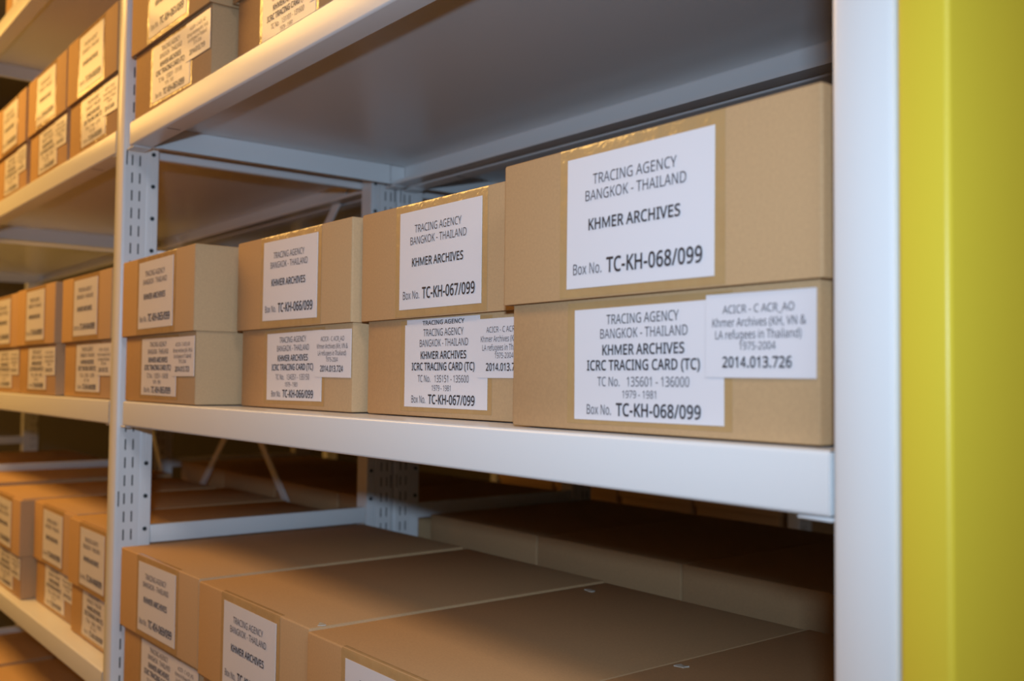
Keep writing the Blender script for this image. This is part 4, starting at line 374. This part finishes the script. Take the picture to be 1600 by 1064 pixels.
def body_label(no, rng, peek=False):
    bm = bmesh.new(); w, h = LW, .168*U; paper(bm, w, h)
    if peek:
        box(bm, (-w/2+.003, -.0005, h/2-.02), (w/2-.013, -.0003, h/2+.0052))
        put_text(bm, 'TRACING AGENCY', True, -w*.27, w*.24, h/2+.0010, h*.05, y=-.0009)
    X = lambda f: -w/2+f*w
    Z = lambda f: h/2-f*h
    put_text(bm, 'TRACING AGENCY', False, X(.245), X(.735), Z(.105), h*.085)
    put_text(bm, 'BANGKOK - THAILAND', False, X(.20), X(.79), Z(.23), h*.085, mi=2)
    put_text(bm, 'KHMER ARCHIVES', True, X(.215), X(.77), Z(.375), h*.088)
    put_text(bm, 'ICRC TRACING CARD (TC)', True, X(.10), X(.865), Z(.51), h*.088)
    put_text(bm, 'TC No.   %s' % rng, False, X(.18), X(.80), Z(.655), h*.082, mi=2)
    put_text(bm, '1979 - 1981', False, X(.36), X(.59), Z(.765), h*.066, mi=2)
    put_text(bm, 'Box No.', False, X(.10), X(.28), Z(.905), h*.088, mi=2)
    put_text(bm, 'TC-KH-%s/099' % no, True, X(.315), X(.87), Z(.90), h*.108)
    return bm
def acc_label(acc):
    bm = bmesh.new(); w, h = .172*U, .110*U; paper(bm, w, h, y=-.0016)
    X = lambda f: -w/2+f*w
    Z = lambda f: h/2-f*h
    for s, b, a, c, zc, cp in (('ACICR - C ACR_AO', 0, .17, .82, .19, .095), ('Khmer Archives (KH, VN &', 0, .07, .92, .345, .10),
                               ('LA refugees in Thailand)', 0, .10, .88, .49, .10), ('1975-2004', 0, .33, .66, .625, .09),
                               ('2014.013.%s' % acc, 1, .17, .80, .815, .125)):
        put_text(bm, s, bool(b), X(a), X(c), Z(zc), h*cp, y=-.0021, mi=1 if b else 2)
    return bm
proto = {}
def instance(key, name, bmf, mats, parent):
    if key not in proto:
        o = mk(name, bmf(), mats, parent); proto[key] = o
    else:
        o = proto[key].copy(); COL.objects.link(o); o.parent = parent
    return o
PM = [M_PAPER, M_INK, M_INKL]
def archive_box(xc, yf, zbase, label, group, rz=0, no=None, rng=None, acc=None, drop=0, wid=1.0, flip=False, jit=None, peek=False, plain=False):
    t = thing('archive_box', label, 'box', (xc*U, (yf-1)*U, zbase), math.radians(rz)+(math.pi if flip else 0), group)
    t.scale = (wid, 1, 1)
    b = instance('body', 'box_body', body_mesh, M_CARD, t)
    l = instance('lid', 'box_lid', lid_mesh, M_CARD, t); l.location = (0, 0, -drop*U)
    if plain: return t
    r = random.Random(no)
    dx, dz, ro = (r.uniform(-.003, .003), r.uniform(-.001, .001), math.radians(r.uniform(-.6, .6))) if jit is None else jit
    tp = instance('tape_lid', 'tape', lambda: tape_mesh(-LW/2-.009, LW/2+.009, BH-LH+.001, BH, True), M_TAPE, l)
    tp.location = (dx, 0, 0); 
    if 'label' not in tp: tp['label'] = 'clear brown tinted packing tape'
    ll = mk('label_sheet', lid_label(no), PM, l, smooth=False); ll['label'] = 'white printed label taped to the lid'
    ll.location = (dx, 0, BH-.009-LHH/2+dz); ll.rotation_euler = (0, ro, 0)
    tb = instance('tape_body', 'tape', lambda: tape_mesh(-LW/2-.009, LW/2+.007, .005, .098), M_TAPE, b)
    tb.location = (dx+.003, INS, 0)
    bl = mk('label_sheet', body_label(no, rng, peek), PM, b, smooth=False); bl['label'] = 'white printed label on the lower part'
    bl.location = (dx+.003, INS, .0095+.084/2+dz); bl.rotation_euler = (0, -ro*.8, 0)
    al = mk('accession_label', acc_label(acc), PM, b, smooth=False); al['label'] = 'small white accession label'
    al.location = (-BW/2+(.435+.086)*U+dx*.6, INS, .0945-.0275-dz); al.rotation_euler = (0, ro, 0)
    return t
def lb(no, where): return 'brown cardboard archive box with lid labelled TC-KH-%s/099, %s' % (no, where)
RB = ZL(0, 'B')+.0012; RA = ZL(0, 'A')+.0012; RC = ZL(0, 'C')+.0012
G = 'labelled archive boxes on the %s shelf of the near bay'
archive_box(-2.933, .998, RB, lb('065', 'beside the perforated upright'), G % 'middle', -.3, '065', '133551 - 134350', '723')
archive_box(-2.252, 1.092, RB, lb('066', 'second from the upright'), G % 'middle', .3, '066', '134351 - 135150', '724', wid=.99)
archive_box(-1.621, 1.105, RB, lb('067', 'third on the middle shelf'), G % 'middle', 0, '067', '135151 - 135600', '725', peek=True, jit=(.001, 0, 0), wid=.964)
archive_box(-1.004, 1.026, RB, lb('068', 'nearest the right-hand upright'), G % 'middle', -1.0, '068', '135601 - 136000', '726', jit=(.0, -.001, math.radians(.3)), wid=1.01)
archive_box(-2.900, 1.010, RC, lb('069', 'lower shelf beside the perforated upright'), G % 'lower', .8, '069', '136001 - 136450', '727')
archive_box(-2.252, 1.004, RC, 'brown lower-shelf archive box just right of the one marked TC-KH-069/099', G % 'lower', 0, '070', '136451 - 136900', '728')
archive_box(-1.612, .990, RC, 'brown lower-shelf box with only its label top showing at the bottom edge', G % 'lower', 0, '071', '136901 - 137350', '729')
archive_box(-.990, 1.000, RC, 'brown lower-shelf box half hidden behind the right-hand white upright', G % 'lower', 0, '072', '137351 - 137800', '730')
archive_box(-2.892, 1.000, RA, lb('061', 'upper shelf, glare on its label'), G % 'upper', 1.0, '061', '130301 - 131100', '719')
archive_box(-2.250, 1.060, RA, 'brown archive box on the upper shelf with label reading 131101 - 131600', G % 'upper', 0, '062', '131101 - 131600', '720')
# left bay
GL = 'labelled archive boxes on the %s shelf of the far bay'
ordn = ['first', 'second', 'third', 'fourth']
def left(k, xs, ys, base_no, word, **kw):
    for i, (x, y) in enumerate(zip(xs, ys)):
        n = base_no-i
        archive_box(x, y, ZL(1, k)+.0012, 'brown labelled archive box, far bay %s shelf, %s left of the perforated upright' % (word, ordn[i]),
                    GL % word, (random.uniform(-.4, .4) if i else 0), '%03d' % n, '%d - %d' % (120001+(n-38)*900, 120900+(n-38)*900), '%03d' % (n+658), wid=.965, **kw)
left('A', [-3.668, -4.295, -4.94], [1.0, 1.003, 1.005], 40, 'upper')
left('B', [-3.70, -4.36, -5.005], [1.012, 1.0, 1.015], 44, 'middle')
left('C', [-3.668, -4.275, -4.90], [1.05, 1.07, 1.02], 48, 'lower', drop=.018)
left('AA', [-4.95], [1.02], 36, 'topmost visible')
for i, x in enumerate([-3.68, -4.31, -4.95, -5.6]):
    archive_box(x, 1.03, ZL(1, 'D')+.0012, 'shaded box top below the far bay lower shelf, %s from the upright' % ordn[i], 'boxes on the bottom shelf of the far bay', plain=True, wid=.965)
archive_box(-5.56, 1.03, ZL(1, 'C')+.0012, 'lidded brown lower-shelf box cut by the left edge of the photo', 'boxes beyond the far bay', plain=True, wid=.965)
for i, x in enumerate([-6.38, -7.02]):
    archive_box(x, 1.03, ZL(2, 'C')+.0012, 'dim box beyond the far left tie bar, %s one counted from it' % ordn[i], 'boxes beyond the far bay', plain=True)
# rear rack, boxes turned to the other aisle
for i, x in enumerate([-2.945, -2.293, -1.641, -.992]):
    archive_box(x, 2*YB-1.0, ZL(1, 'C')-.0075, 'plain box back behind the lower-shelf boxes, %s from the back upright' % ordn[i], 'boxes of the rear rack', 0, plain=True, flip=True, wid=(1.04 if x > -3.3 else 1.03))
for i, x in enumerate([-3.69, -4.340, -4.990, -5.636]):
    archive_box(x, 2*YB-1.0, ZL(1, 'C')+.0012, 'dark rear-rack box seen under the cross braces, %s from the upright' % ordn[i], 'boxes of the rear rack', 0, plain=True, flip=True, wid=(1.04 if x > -3.3 else 1.03))
for i, x in enumerate([-3.72, -4.36, -5.0, -5.64]):
    archive_box(x, YF+.01, ZC+LEV['C']*U+.0012, 'almost black box front across the next aisle, %s from the right' % ordn[i], 'boxes across the next aisle', 0, plain=True)

# scraps of torn tape left on the lids of the lower shelf
M_SCRAP = mat('torn_tape', (.50, .46, .38), .4, .4)
def scrap(lid, px, py, k):
    bm = bmesh.new(); r = random.Random(k); n = 9
    ps = []
    for i in range(n):
        a = 2*math.pi*i/n; q = r.uniform(.45, 1.0)
        ps.append((math.cos(a)*.009*q, math.sin(a)*.006*q))
    lo = [bm.verts.new((x, y, 0)) for x, y in ps]; hi = [bm.verts.new((x, y, .0004+.0012*abs(x)/.009)) for x, y in ps]
    bm.faces.new(lo[::-1]); bm.faces.new(hi)
    for i in range(n): bm.faces.new((lo[i], lo[(i+1) % n], hi[(i+1) % n], hi[i]))
    o = mk('torn_tape', bm, M_SCRAP, lid, smooth=False); o.location = (px, py, BH+.0001); o['label'] = 'scrap of torn pale tape'
lids = {}
for o in COL.objects:
    if o.name.startswith('box_lid'): lids[o.parent.get('label')] = o
def on(label_bit): return next(v for k, v in lids.items() if label_bit in k)
scrap(on('just right of the one marked TC-KH-069'), .298*U, .035*U, 3)
scrap(on('only its label top showing'), -.255*U, .76*U, 5)
scrap(on('half hidden behind the right-hand white'), -.285*U, .43*U, 8)
